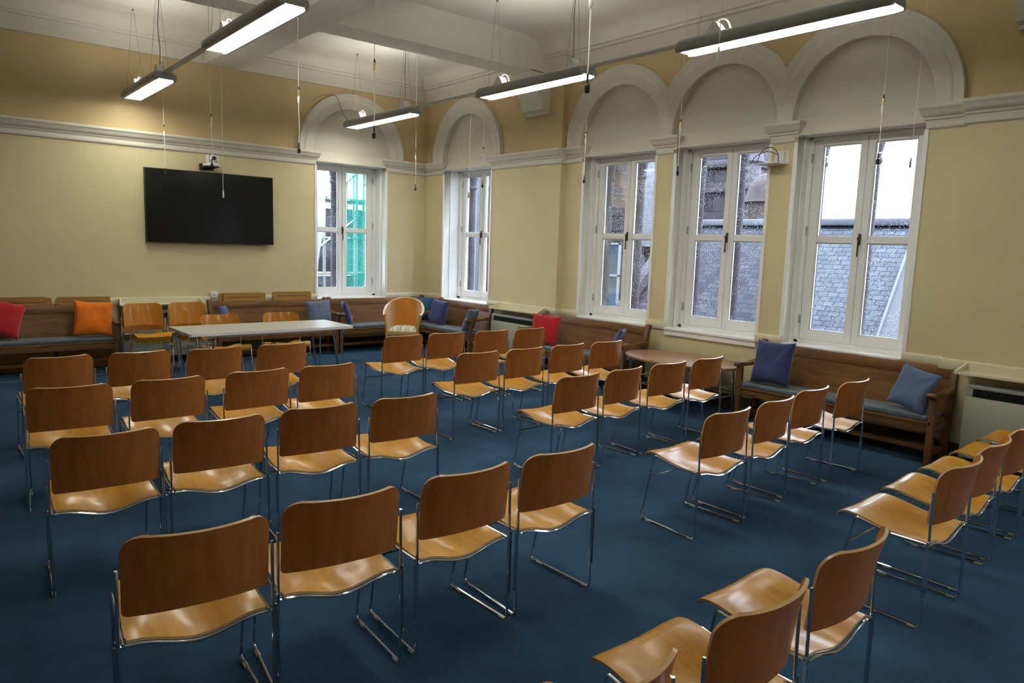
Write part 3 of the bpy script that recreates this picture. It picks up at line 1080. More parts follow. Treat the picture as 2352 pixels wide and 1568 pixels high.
ORD = {1: 'leftmost', 2: 'second from left', 3: 'third from left', 4: 'fourth from left', 5: 'rightmost'}
rows = {
    'A': ('front', 'right', [(3.790, 6.261, 0.009), (4.310, 6.256, -0.034), (4.884, 6.212, -0.033), (5.432, 6.201, -0.004)]),
    'B': ('second', 'right', [(3.788, 5.001, -0.028), (4.327, 4.996, 0.021), (4.875, 4.995, 0.01), (5.415, 4.985, 0.0)]),
    'C': ('third', 'right', [(3.765, 3.739, 0.018), (4.307, 3.764, 0.086), (4.870, 3.772, -0.013), (5.422, 3.773, 0.016)]),
    'D': ('fourth', 'right', [(3.718, 2.422, -0.003), (4.294, 2.450, 0.063), (4.870, 2.510, 0.019), (5.483, 2.500, 0.013)]),
    'G': ('fifth', 'right', [(3.733, 1.181, 0.009), (4.311, 1.224, 0.065), (4.885, 1.250, 0.04), (5.465, 1.275, 0.03), (6.04, 1.30, 0.03)]),
    'I': ('front', 'left', [(0.811, 6.295, 0.040), (1.365, 6.281, -0.024), (1.931, 6.224, 0.038), (2.508, 6.217, 0.014)]),
    'H': ('second', 'left', [(0.702, 5.048, -0.097), (1.260, 5.027, -0.013), (1.854, 5.037, 0.015), (2.381, 5.020, 0.010)]),
    'F': ('third', 'left', [(0.664, 3.778, -0.044), (1.190, 3.781, -0.064), (1.742, 3.776, -0.068), (2.292, 3.759, -0.026)]),
    'E': ('fourth', 'left', [(0.671, 2.382, -0.102), (1.191, 2.387, -0.102), (1.757, 2.373, -0.009), (2.294, 2.374, -0.007)]),
    'K': ('fifth', 'left', [(1.150, 1.000, 0.0), (1.768, 1.005, 0.0), (2.377, 1.040, 0.02)]),
}
chair0 = make_chair('x')
KM = kid_map()
first = True


def put_chair(x, y, rz, label, group, z=0.0):
    global first
    if first:
        c = chair0; first = False
    else:
        c = copy_tree(chair0, KM)
    c.location = (x, y, z); c.rotation_euler = (0, 0, rz)
    c['label'] = label; c['group'] = group
    return c


for key, (row, block, lst) in rows.items():
    for i, (x, y, a) in enumerate(lst):
        n = len(lst)
        pos = 'rightmost' if i == n-1 else ORD[i+1]
        if key == 'K':
            put_chair(x, y, a, 'plywood chair cut off by the bottom edge, %s in the nearest left block row' % ('middle one' if i == 1 else pos), 'rows of chairs in the left block')
        else:
            put_chair(x, y, a, 'plywood chair with chrome legs, %s in the %s row of the %s block' % (pos, row, block), 'rows of chairs in the %s block' % block)
# two chairs behind the front table, turned to the room
put_chair(2.80, 8.80, PI+0.03, 'plywood chair facing the room behind the left half of the grey table', 'chairs behind the grey table')
put_chair(3.545, 8.80, PI-0.03, 'plywood chair facing the room behind the right half of the grey table', 'chairs behind the grey table')
for k, (sx, nm) in enumerate(((2.19, 'left'), (2.71, 'right'))):
    for j, lv in enumerate(('lowest', 'second lowest', 'second highest', 'topmost')):
        put_chair(sx, 9.87-0.0145*j, PI+(0.04 if k == 0 else 0.02), 'plywood chair, %s in the %s stack under the wall heater tray' % (lv, nm), 'chairs stacked below the back wall heater', 0.0215*j)

# ------------------------------------------------------------------ grey table
tb = thing('folding_table', 'long grey laminate table with thin chrome legs before the television', 'table', (2.99, 7.90, 0), 0.012)
bm = bmn()
L, Wd = 0.905, 0.375
poly = [(-L, -Wd+0.02), (-L+0.02, -Wd), (L-0.02, -Wd), (L, -Wd+0.02), (L, Wd-0.02), (L-0.02, Wd), (-L+0.02, Wd), (-L, Wd-0.02)]
prism(bm, poly, 'Z', 0.694, 0.722)
for f in bm.faces:
    if abs(f.normal.z) < 0.5:
        f.material_index = 1
bm.normal_update()
for f in bm.faces:
    f.material_index = 0 if abs(f.normal.z) > 0.5 else 1
obj('table_top', bm, [M['laminate'], M['laminate_edge']], tb)
for sx in (-1, 1):
    for sy in (-1, 1):
        bm = bmn()
        x, y = sx*0.70, sy*0.285
        tube(bm, fillet([(x-0.01, y, 0.69), (x-0.06*0.2, y, 0.66), (x+sx*0.075, y+sy*0.01, 0.012), (x+sx*0.095, y+sy*0.01, 0.012), (x+sx*0.11, y, 0.66), (x+sx*0.10, y, 0.69)], 0.012, 4), 0.0095, 8)
        rbox(bm, x+sx*.05-.06, x+sx*.05+.06, y-.02, y+.02, 0.684, 0.694, .002, 1)
        obj('leg', bm, M['chrome'], tb)
bm = bmn()
for sy in (-1, 1):
    rbox(bm, -0.72, 0.72, sy*0.285-0.011, sy*0.285+0.011, 0.66, 0.688, .003, 1)
obj('underframe', bm, M['steel'], tb)

# ------------------------------------------------------------------ oval table
ov = thing('oval_table', 'low oval brown wooden table between two window benches', 'table', (6.36, 4.755, 0), 0.0)
bm = bmn()
A_, B_ = 0.70, 0.435
prof = [(0.985, 0.522), (1.0, 0.528), (1.0, 0.545), (0.992, 0.55)]
n = 64
rings = [[bm.verts.new((B_*k*math.cos(2*PI*i/n), A_*k*math.sin(2*PI*i/n), z)) for i in range(n)] for k, z in prof]
for a, b in zip(rings, rings[1:]):
    for i in range(n):
        bm.faces.new((a[i], a[(i+1) % n], b[(i+1) % n], b[i]))
bm.faces.new(rings[0][::-1]); bm.faces.new(rings[-1])
obj('table_top', bm, M['table_wood'], ov)
for sx in (-1, 1):
    for sy in (-1, 1):
        bm = bmn(); tube(bm, [(sx*0.26, sy*0.48, 0.523), (sx*0.27, sy*0.50, 0.0)], 0.0145, 10)
        obj('leg', bm, M['chrome'], ov)
bm = bmn()
for z in (0.30, 0.20):
    tube(bm, [(-0.265, -0.49, z), (0.265, -0.49, z)], 0.007, 8); tube(bm, [(-0.265, 0.49, z), (0.265, 0.49, z)], 0.007, 8)
for sx in (-1, 1):
    tube(bm, [(sx*0.265, -0.49, 0.25), (sx*0.265, 0.49, 0.25)], 0.007, 8)
obj('cross_rail', bm, M['chrome'], ov)

# ------------------------------------------------------------------ benches (local: x along, rear y=0, front y=-0.5)
def make_bench(length, label, loc, rz):
    t = thing('wooden_bench', label, 'bench', loc, rz, 'wooden benches along the walls')
    Lh = length
    lean = Matrix.Rotation(R(-9), 4, 'X')
    # back panel and top rail, tilted
    def tilt(b2, y0=-0.105, z0=0.40):
        for v in b2.verts:
            dz = v.co.z-z0
            v.co.y += 0.0 + dz*0.17
        return b2
    b2 = bmn(); box(b2, 0.03, Lh-0.03, -0.115, -0.095, 0.36, 0.715); tilt(b2)
    obj('back_panel', b2, M['oak'], t)
    b2 = bmn(); rbox(b2, 0.03, Lh-0.03, -0.125, -0.088, 0.705, 0.796, 0.006, 2); rbox(b2, 0.04, Lh-0.04, -0.12, -0.094, 0.698, 0.708, 0.002, 1); tilt(b2)
    obj('top_rail', b2, M['oak'], t)
    b2 = bmn(); rbox(b2, 0.02, Lh-0.02, -0.475, -0.085, 0.352, 0.378, 0.005, 2)
    obj('seat', b2, M['oak'], t)
    b2 = bmn(); rbox(b2, 0.03, Lh-0.03, -0.465, -0.438, 0.285, 0.356, 0.005, 2)
    obj('front_rail', b2, M['oak'], t)
    for x in (0.0, Lh-0.052):
        b2 = bmn()
        prof = [(-0.155, 0.0), (-0.095, 0.0), (-0.085, 0.38), (-0.002, 0.812), (-0.018, 0.826), (-0.045, 0.826), (-0.062, 0.81), (-0.148, 0.38)]
        prism(b2, prof, 'X', x, x+0.052)
        bmesh.ops.bevel(b2, geom=list(b2.edges), offset=0.004, segments=1, affect='EDGES')
        obj('rear_post', b2, M['oak_v'], t)
        b2 = bmn(); rbox(b2, x, x+0.052, -0.475, -0.42, 0.0, 0.588, 0.005, 2)
        obj('leg', b2, M['oak_v'], t)
        b2 = bmn()
        prof = [(-0.515, 0.583), (-0.525, 0.60), (-0.515, 0.618), (-0.49, 0.625), (-0.44, 0.612), (-0.30, 0.606), (-0.10, 0.625), (-0.06, 0.64), (-0.06, 0.60), (-0.12, 0.588), (-0.30, 0.576), (-0.47, 0.582), (-0.49, 0.574)]
        prism(b2, prof, 'X', x-0.006, x+0.058)
        bmesh.ops.bevel(b2, geom=list(b2.edges), offset=0.004, segments=1, affect='EDGES')
        obj('armrest', b2, M['oak'], t)
        b2 = bmn(); rbox(b2, x+0.01, x+0.042, -0.43, -0.12, 0.30, 0.355, 0.004, 1); rbox(b2, x+0.01, x+0.042, -0.43, -0.14, 0.09, 0.13, 0.004, 1)
        obj('side_rail', b2, M['oak_v'], t)
    b2 = bmn(); rbox(b2, 0.03, Lh-0.03, -0.30, -0.185, 0.095, 0.135, 0.004, 1)
    obj('stretcher', b2, M['oak'], t)
    return t


def make_pad(length, label, loc, rz):
    b2 = bmn()
    x0, x1, y0, y1, z0, z1 = 0.062, length-0.062, -0.472, -0.135, 0.3785, 0.421
    rbox(b2, x0, x1, y0, y1, z0, z1, 0.012, 3)
    rnd = random.Random(length)
    o = obj('seat_pad', b2, M['pad'], None, 60)
    o.location = loc; o.rotation_euler = (0, 0, rz)
    tag(o, label, 'cushion', 'grey-blue pads on the benches')
    return o


# rz: back wall rz=0 (front faces -y). right wall: front faces -x  -> rotate +... local -y -> world -x : rz=-90deg => local x -> world -y
BR = -PI/2
benches = [
    ('a', 1.85, (0.085, 10.385, 0), 0.0, 'brown wooden bench at the left edge under two honey boards', 'grey-blue pad on the bench with the orange cushion'),
    ('b', 1.755, (3.125, 10.385, 0), 0.0, 'brown wooden bench behind the grey table below the television', 'grey-blue pad on the bench below the television'),
    ('c', 1.745, (4.90, 10.385, 0), 0.0, 'brown wooden bench below the back wall window behind the armchair', 'grey-blue pad on the bench behind the armchair'),
    ('d', 1.41, (6.695, 9.85, 0), BR, 'brown wooden bench beneath the corner window, beside the heater', 'grey-blue pad on the bench beneath the corner window'),
    ('e', 1.85, (6.722, 7.325, 0), BR, 'brown wooden bench with a red cushion under the windows', 'grey-blue pad on the bench with the red window-side cushion'),
    ('f', 1.85, (6.80, 4.05, 0), BR, 'brown wooden bench under the rightmost window beside the oval table', 'grey-blue pad on the bench under the rightmost window'),
]
for k, ln, loc, rz, lb, lp in benches:
    make_bench(ln, lb, loc, rz)
    make_pad(ln, lp, loc, rz)

# ------------------------------------------------------------------ cushions
def cushion(loc, size, rot, mat, label, seed=0, th=0.075):
    """square scatter cushion standing on its edge: local x width, z height, y thickness"""
    rnd = random.Random(seed)
    ph = [rnd.uniform(0, 6.28) for _ in range(8)]
    n = 28
    bm = bmn()
    def surf(u, v, sgn):
        e = (1-u**4)*(1-v**4)
        pin = 1-0.075*(1-abs(u)**2.0)*(abs(v)**3)      # edges pulled in between corners
        pin2 = 1-0.075*(1-abs(v)**2.0)*(abs(u)**3)
        x = u*pin2*size/2; z = v*pin*size/2
        wr = 0.013*mnoise.noise(Vector((u*1.1+ph[0]*3, v*1.1+ph[1]*3, seed))) + 0.009*(0.5-abs(mnoise.noise(Vector((u*2.1+v*1.2+ph[2], v*1.6-u*1.1, seed+5.0)))))
        # folds radiating from the corners
        fold = 0.004*math.sin(9*math.atan2(v+1.05, u+1.05)+ph[4])*max(0, 1-math.hypot(u+1, v+1)/1.4) + 0.004*math.sin(9*math.atan2(v-1.05, u-1.05)+ph[5])*max(0, 1-math.hypot(u-1, v-1)/1.4)
        sag = 0.85+0.25*(-v)*0.5
        y = sgn*(th*(max(0, e)**0.55)*sag) + (wr+fold*1.6)*(max(0, e)**0.3)
        return Vector((x, y, z))
    g = lin(-1, 1, n)
    F = [[bm.verts.new(surf(u, v, -1)) for u in g] for v in g]
    Bk = [[(F[j][i] if i in (0, n-1) or j in (0, n-1) else bm.verts.new(surf(g[i], g[j], 1))) for i in range(n)] for j in range(n)]
    for j in range(n-1):
        for i in range(n-1):
            bm.faces.new((F[j][i], F[j][i+1], F[j+1][i+1], F[j+1][i]))
            q = (Bk[j][i], Bk[j+1][i], Bk[j+1][i+1], Bk[j][i+1])
            bm.faces.new(q)
    o = obj('scatter_cushion', bm, mat, None, 80)
    o.location = loc
    o.rotation_euler = rot
    tag(o, label, 'cushion', 'loose cushions on the benches')
    return o


SZ = 0.421
def stand(size, roll=0.0, lean=0.0):
    """height of the centre over the seat pad for a square turned by roll"""
    h = size/2*(abs(math.cos(roll))+abs(math.sin(roll)))
    return SZ+h*math.cos(lean)-0.002


cushion((0.76, 10.10, stand(0.42, 0.30)), 0.42, (R(-14), R(17), 0.05), M['red'], 'red cushion leaning at the left edge of the picture', 1)
cushion((1.68, 10.04, stand(0.43, 0.08)), 0.43, (R(-12), R(4), -0.10), M['orange'], 'bright orange cushion against the left bench arm', 2)
cushion((3.285, 10.08, stand(0.34, 0.1)), 0.34, (R(-22), R(6), 0.95), M['blue'], 'small blue cushion half hidden behind the grey table', 3, 0.055)
cushion((4.635, 10.05, stand(0.37, 0.10)), 0.37, (R(-14), R(-5), -0.06), M['steel_blue'], 'grey-blue cushion at the right end of the middle bench', 4)
cushion((5.10, 10.09, stand(0.36, 0.05)), 0.36, (R(-18), R(3), 1.2), M['blue'], 'lighter blue cushion leaning behind a wooden bench arm', 5, 0.055)
cushion((6.46, 10.09, stand(0.38, 0.1)), 0.38, (R(-14), R(5), -0.25), M['teal'], 'dark teal cushion tucked into the room corner', 6)
cushion((6.38, 9.49, stand(0.39, 0.05)), 0.39, (R(-13), R(3), BR+0.12), M['navy'], 'navy cushion on the corner window bench behind the armchair', 7)
cushion((6.33, 8.57, stand(0.36, 0.05)-0.02), 0.36, (R(-20), R(-4), BR-1.05), M['steel_blue'], 'grey-blue cushion on edge beside the heater', 8, 0.055)
cushion((6.37, 6.97, stand(0.41, 0.05)-0.02), 0.41, (R(-13), R(3), BR+0.42), M['red'], 'red cushion on the bench beneath the windows', 9)
cushion((6.37, 5.69, stand(0.36, 0.05)), 0.36, (R(-20), R(-4), BR-1.0), M['blue'], 'blue cushion slumped beside the oval table end of a bench', 10, 0.055)
cushion((6.43, 3.72, stand(0.43, 0.06)), 0.43, (R(-14), R(-2), BR-0.10), M['navy'], 'large navy cushion beside the oval table', 11, 0.085)
cushion((6.46, 2.43, stand(0.36, 0.14)-0.01), 0.36, (R(-18), R(9), BR-0.3), M['slate_blue'], 'slate-blue cushion leaning on the rightmost bench arm', 12, 0.07)

# ------------------------------------------------------------------ armchair
ac = thing('armchair', 'bentwood tub armchair with orange back and plaid seat', 'armchair', (5.40, 8.96, 0), R(-39))
ac.scale = (0.93, 0.93, 0.94)
hoop = [(-0.268, 0.0, 0.690), (-0.288, 0.06, 0.706), (-0.300, 0.16, 0.738), (-0.297, 0.26, 0.785), (-0.272, 0.355, 0.832), (-0.228, 0.43, 0.872), (-0.160, 0.480, 0.904), (-0.08, 0.505, 0.921), (0, 0.51, 0.925)]
hoop = hoop+[(-x, y, z) for x, y, z in hoop[-2::-1]]
def smooth(pts, it=2):
    pts = [Vector(p) for p in pts]
    for _ in range(it):
        q = [pts[0]]
        for a, b in zip(pts, pts[1:]):
            q += [a*0.75+b*0.25, a*0.25+b*0.75]
        q.append(pts[-1]); pts = q
    return pts
hs = smooth(hoop)
bm = bmn(); tube(bm, hs, 0.021, 10)
obj('hoop_arm', bm, M['beech'], ac)
for s in (-1, 1):
    bm = bmn(); tube(bm, smooth([(s*0.266, 0.01, 0.69), (s*0.258, 0.01, 0.60), (s*0.238, 0.01, 0.48), (s*0.235, 0.01, 0.3), (s*0.235, 0.0, 0.0)]), 0.021, 8)
    obj('front_leg', bm, M['beech'], ac)
    bm = bmn(); tube(bm, smooth([(s*0.178, 0.462, 0.885), (s*0.175, 0.43, 0.6), (s*0.19, 0.42, 0.36), (s*0.21, 0.47, 0.0)]), 0.017, 8)
    obj('rear_leg', bm, M['beech'], ac)
bm = bmn()
rbox(bm, -0.235, 0.235, -0.012, 0.012, 0.385, 0.45, .005, 2); rbox(bm, -0.2, 0.2, 0.415, 0.435, 0.385, 0.45, .005, 1)
for s in (-1, 1):
    box(bm, -0.012, 0.012, 0, 0.43, 0.385, 0.45, mat=Matrix.Translation((s*0.228, 0, 0)) @ Matrix.Rotation(s*R(4), 4, 'Z'))
obj('seat_rail', bm, M['beech'], ac)
bm = bmn()
def seatc(u, v):
    w = 0.222-0.03*(v*0.5+0.5)
    x = u*w; y = 0.215+v*0.205
    h = (1-abs(u)**4)*(1-abs(v)**4)
    return (x, y, 0.45+0.062*max(0, h)**0.5)
shell(bm, seatc, lin(-1, 1, 21), lin(-1, 1, 21), 0.01)
obj('seat_cushion', bm, M['plaid'], ac, 80)
def hoop_at(x):
    best = min(hs[len(hs)//4: -len(hs)//4] if True else hs, key=lambda p: abs(p.x-x))
    return best
bm = bmn()
def backp(u, v):
    xt = u*0.172; xb = u*0.165
    x = xb+(xt-xb)*v
    top = hoop_at(xt)
    z = 0.46+(top.z-0.012-0.46)*v
    y = (0.415-0.02*abs(u)**2)+(top.y-0.018-0.415+0.02*abs(u)**2)*v
    return (x, y-0.012*math.sin(PI*v)*(1-u*u), z)
shell(bm, backp, lin(-1, 1, 15), lin(0, 1, 12), 0.02)
obj('back_upholstery', bm, M['orange_up'], ac, 60)
for s in (-1, 1):
    bm = bmn()
    side = [p for p in hs if p.x*s > 0.17 and p.y > 0.005]
    if s < 0:
        side = side
    side = sorted(side, key=lambda p: p.y)
    pts = []
    for p in side:
        t = min(1, p.y/0.44)
        b = Vector((s*(0.232-0.045*t), 0.01+0.42*t, 0.45))
        pts.append((p-Vector((0, 0, 0.012)), b))
    A = [bm.verts.new(p) for p, b in pts]; Bv = [bm.verts.new(b) for p, b in pts]
    A2 = [bm.verts.new(p+Vector((-s*0.014, -.004, 0))) for p, b in pts]; B2 = [bm.verts.new(b+Vector((-s*0.014, -.004, 0))) for p, b in pts]
    for i in range(len(pts)-1):
        bm.faces.new((A[i], A[i+1], Bv[i+1], Bv[i])); bm.faces.new((A2[i+1], A2[i], B2[i], B2[i+1]))
        bm.faces.new((A[i], A2[i], A2[i+1], A[i+1])); bm.faces.new((Bv[i], Bv[i+1], B2[i+1], B2[i]))
    bm.faces.new((A[0], Bv[0], B2[0], A2[0])); bm.faces.new((A[-1], A2[-1], B2[-1], Bv[-1]))
    obj('side_upholstery', bm, M['side_up'], ac, 60)

# ------------------------------------------------------------------ television, camera, socket, bracket
tv = thing('television', 'large black flat television on the back wall', 'television', (3.235, YB, 2.077))
bm = bmn(); rbox(bm, -0.848, 0.848, -0.085, -0.035, -0.480, 0.480, 0.006, 2); obj('housing', bm, M['black'], tv)
bm = bmn(); rbox(bm, -0.838, 0.838, -0.0875, -0.084, -0.468, 0.470, 0.001, 1); obj('screen', bm, M['screen'], tv)
bm = bmn(); rbox(bm, -0.3, 0.3, -0.04, 0.0, -0.22, 0.22, 0.004, 1); obj('wall_mount', bm, M['dark'], tv)

pc = thing('conference_camera', 'white dome camera on a small shelf above the television', 'camera', (3.225, YB, 2.62))
bm = bmn()
lathe(bm, [(0.10, 0.0), (0.115, 0.008), (0.118, 0.022), (0.108, 0.034), (0.085, 0.040)], (0, -0.13, 0.008), 28)
obj('base', bm, M['white_plastic'], pc)
bm = bmn()
for s in (-1, 1):
    rbox(bm, s*0.062-0.014, s*0.062+0.014, -0.17, -0.09, 0.04, 0.165, 0.012, 3)
rbox(bm, -0.062, 0.062, -0.165, -0.095, 0.04, 0.07, 0.01, 2)
obj('yoke', bm, M['white_plastic'], pc)
bm = bmn()
lathe(bm, [(0.005, -0.055), (0.03, -0.052), (0.046, -0.04), (0.05, 0), (0.046, 0.03), (0.03, 0.045), (0.004, 0.05)], (0, -0.13, 0.12), 24, 'Y')
obj('head', bm, M['white_plastic'], pc)
bm = bmn(); lathe(bm, [(0.026, -0.066), (0.028, -0.062), (0.028, -0.045)], (0.008, -0.13, 0.12), 20, 'Y'); obj('lens', bm, M['black'], pc)
bm = bmn(); rbox(bm, -0.09, 0.06, -0.2, -0.002, -0.004, 0.004, 0.002, 1); rbox(bm, -0.135, -0.10, -0.05, -0.001, -0.03, 0.05, 0.003, 1); rbox(bm, -0.12, 0.06, -0.015, -0.001, -0.03, 0.0, 0.002, 1)
obj('bracket', bm, M['black'], pc)

sk = thing('wall_socket', 'white surface socket box on the dado below the television', 'socket', (3.24, YB, 0.885))
bm = bmn(); rbox(bm, -0.045, 0.045, -0.045, 0.0, -0.045, 0.045, 0.005, 2); obj('box', bm, M['white_plastic'], sk)
bm = bmn(); rbox(bm, -0.012, 0.012, -0.048, -0.044, -0.003, 0.003, 0.001, 1); rbox(bm, -0.003, 0.003, -0.048, -0.044, 0.0, 0.014, 0.001, 1); obj('switch', bm, M['dark'], sk)

wb = thing('wall_bracket', 'white metal bracket with looped cables between two windows', 'bracket', (XB, 4.06, 2.60))
bm = bmn()
rbox(bm, -0.012, 0.0, -0.11, 0.05, 0.0, 0.135, 0.003, 1)
rbox(bm, -0.20, 0.0, -0.09, 0.16, -0.008, 0.002, 0.003, 1)
rbox(bm, -0.04, -0.01, -0.07, -0.055, 0.0, 0.12, 0.002, 1)
obj('plate', bm, M['white_plastic'], wb)
bm = bmn()
tube(bm, smooth([(-0.03, -0.01, 0.01), (-0.05, -0.01, 0.12), (-0.10, 0.05, 0.175), (-0.15, 0.12, 0.13), (-0.16, 0.15, 0.02)], 3), 0.004, 6)
tube(bm, smooth([(-0.03, -0.005, 0.09), (-0.10, 0.06, 0.13), (-0.17, 0.16, 0.09), (-0.20, 0.20, 0.0)], 3), 0.0035, 6)
obj('cable', bm, M['black'], wb)

# ------------------------------------------------------------------ heaters with trays
def heater(label, loc, rz, length):
    t = thing('storage_heater', label, 'heater', loc, rz, 'storage heaters along the walls')
    L = length
    bm = bmn(); rbox(bm, 0.02, L-0.02, -0.155, -0.005, 0.09, 0.60, 0.008, 2); rbox(bm, 0.02, L-0.02, -0.11, -0.005, 0.60, 0.665, 0.003, 1)
    obj('body', bm, M['heater'], t)
    bm = bmn()
    rbox(bm, 0.02, L-0.02, -0.148, -0.005, 0.668, 0.70, 0.006, 2)
    rbox(bm, 0.02, 0.075, -0.148, -0.10, 0.60, 0.67, 0.003, 1); rbox(bm, L-0.075, L-0.02, -0.148, -0.10, 0.60, 0.67, 0.003, 1)
    obj('top_cap', bm, M['heater_trim'], t)
    bm = bmn()
    box(bm, 0.07, L-0.07, -0.122, -0.115, 0.602, 0.668)
    nn = int((L-0.15)/0.011)
    for i in range(nn):
        x = 0.078+i*0.011
        box(bm, x, x+0.004, -0.146, -0.122, 0.603, 0.667)
    obj('grille', bm, M['dark'], t)
    bm = bmn()
    for x in (0.08, L-0.12):
        rbox(bm, x, x+0.04, -0.13, -0.03, 0.0, 0.09, 0.003, 1)
    obj('foot', bm, M['dark'], t)
    return t


def tray(label, loc, rz, length, splay=0.03):
    b2 = bmn(); L = length
    # shelf board sloping slightly with back and end upstands
    A = [(0.0, -0.185), (L, -0.185), (L-splay, -0.005), (splay, -0.005)]
    def slab(z0, z1):
        lo = [b2.verts.new((x, y, z0)) for x, y in A]; hi = [b2.verts.new((x, y, z1)) for x, y in A]
        b2.faces.new(lo[::-1]); b2.faces.new(hi)
        for i in range(4):
            b2.faces.new((lo[i], lo[(i+1) % 4], hi[(i+1) % 4], hi[i]))
    slab(0.774, 0.79)
    rbox(b2, splay-0.01, L-splay+0.01, -0.022, -0.002, 0.775, 0.862, 0.002, 1)
    for x, sgn in ((0, 1), (L, -1)):
        vs = [(x, -0.185, 0.788), (x+sgn*0.016, -0.185, 0.788), (x+sgn*(splay+.016), -0.01, 0.788), (x+sgn*splay, -0.01, 0.788)]
        ht = [0.793, 0.793, 0.86, 0.86]
        lo = [b2.verts.new(v) for v in vs]; hi = [b2.verts.new((v[0], v[1], h)) for v, h in zip(vs, ht)]
        b2.faces.new(lo[::-1]); b2.faces.new(hi)
        for i in range(4):
            b2.faces.new((lo[i], lo[(i+1) % 4], hi[(i+1) % 4], hi[i]))
    for x in (splay+0.08, L-splay-0.08):     # brackets to the wall
        rbox(b2, x, x+0.02, -0.15, -0.003, 0.745, 0.775, 0.002, 1)
    o = obj('heater_tray', b2, M['dado'], None, 35)
    o.location = loc; o.rotation_euler = (0, 0, rz)
    tag(o, label, 'shelf', 'cream trays above the heaters')
    return o


heater('storage heater on the back wall behind the stacked chairs', (2.035, YB-.025, 0), 0, 1.03)
tray('cream tray shelf above the stacked chairs on the back wall', (2.02, YB-.024, 0), 0, 1.055)
heater('storage heater between the corner bench and the red cushion bench', (XR-.025, 8.40, 0), BR, 1.04)
tray('cream tray shelf between the corner window and the bay', (XR-.024, 8.41, 0), BR, 1.075)
heater('storage heater at the right edge of the picture', (XR-.025, 2.10, 0), BR, 1.25)
tray('cream tray shelf at the right edge of the picture', (XR-.024, 2.17, 0), BR, 1.32)

# ------------------------------------------------------------------ boards behind the benches
def board(x0, x1, y, top, label, slot=True):
    t = thing('wooden_board', label, 'board', ((x0+x1)/2, y, 0), 0, 'honey boards leaning on the back wall')
    hw = (x1-x0)/2
    r = 0.025
    poly = []
    for cx, cz, a0 in ((hw-r, top-r, 0), (-hw+r, top-r, 90), (-hw+r, r, 180), (hw-r, r, 270)):
        for k in range(6):
            a = R(a0+18*k); poly.append((cx+r*math.cos(a), cz+r*math.sin(a)))
    bm = bmn(); prism(bm, poly, 'Y', -0.008, 0.008)
    bm.normal_update()
    for f in bm.faces:
        f.material_index = 0 if abs(f.normal.y) > 0.5 else 1
    obj('panel', bm, [M['honey_board'], M['skirting']], t)
    if slot:
        bm = bmn(); rbox(bm, -hw+0.07, hw-0.07, -0.0095, -0.0075, top-0.062, top-0.055, 0.0005, 1)
        s = obj('groove', bm, M['skirting'], t); s['label'] = 'dark slot near the top of the board'
    return t


board(0.76, 1.30, 10.395, 0.888, 'honey board with dark slot, leftmost in front at the left edge')
board(0.68, 1.245, 10.419, 0.897, 'honey board half hidden behind the leftmost board', False)
board(1.345, 1.94, 10.395, 0.892, 'honey board with dark slot above the orange cushion')
board(3.355, 3.955, 10.395, 0.905, 'honey board with dark slot just right of the wall socket')
board(3.305, 3.90, 10.419, 0.907, 'honey board peeping out behind the board beside the socket', False)
board(4.06, 4.66, 10.395, 0.915, 'honey board with dark slot next to the back wall window')

# ------------------------------------------------------------------ lamps
ZL = 3.35
def ceil_at(x, y):
    for a, b in ((7.45, 7.86), (1.64, 2.04)):
        if a <= y <= b:
            return ZS
    for a, b in ((3.18, 3.62), (-0.42, 0.0)):
        if a <= x <= b:
            return ZS
    return ZC


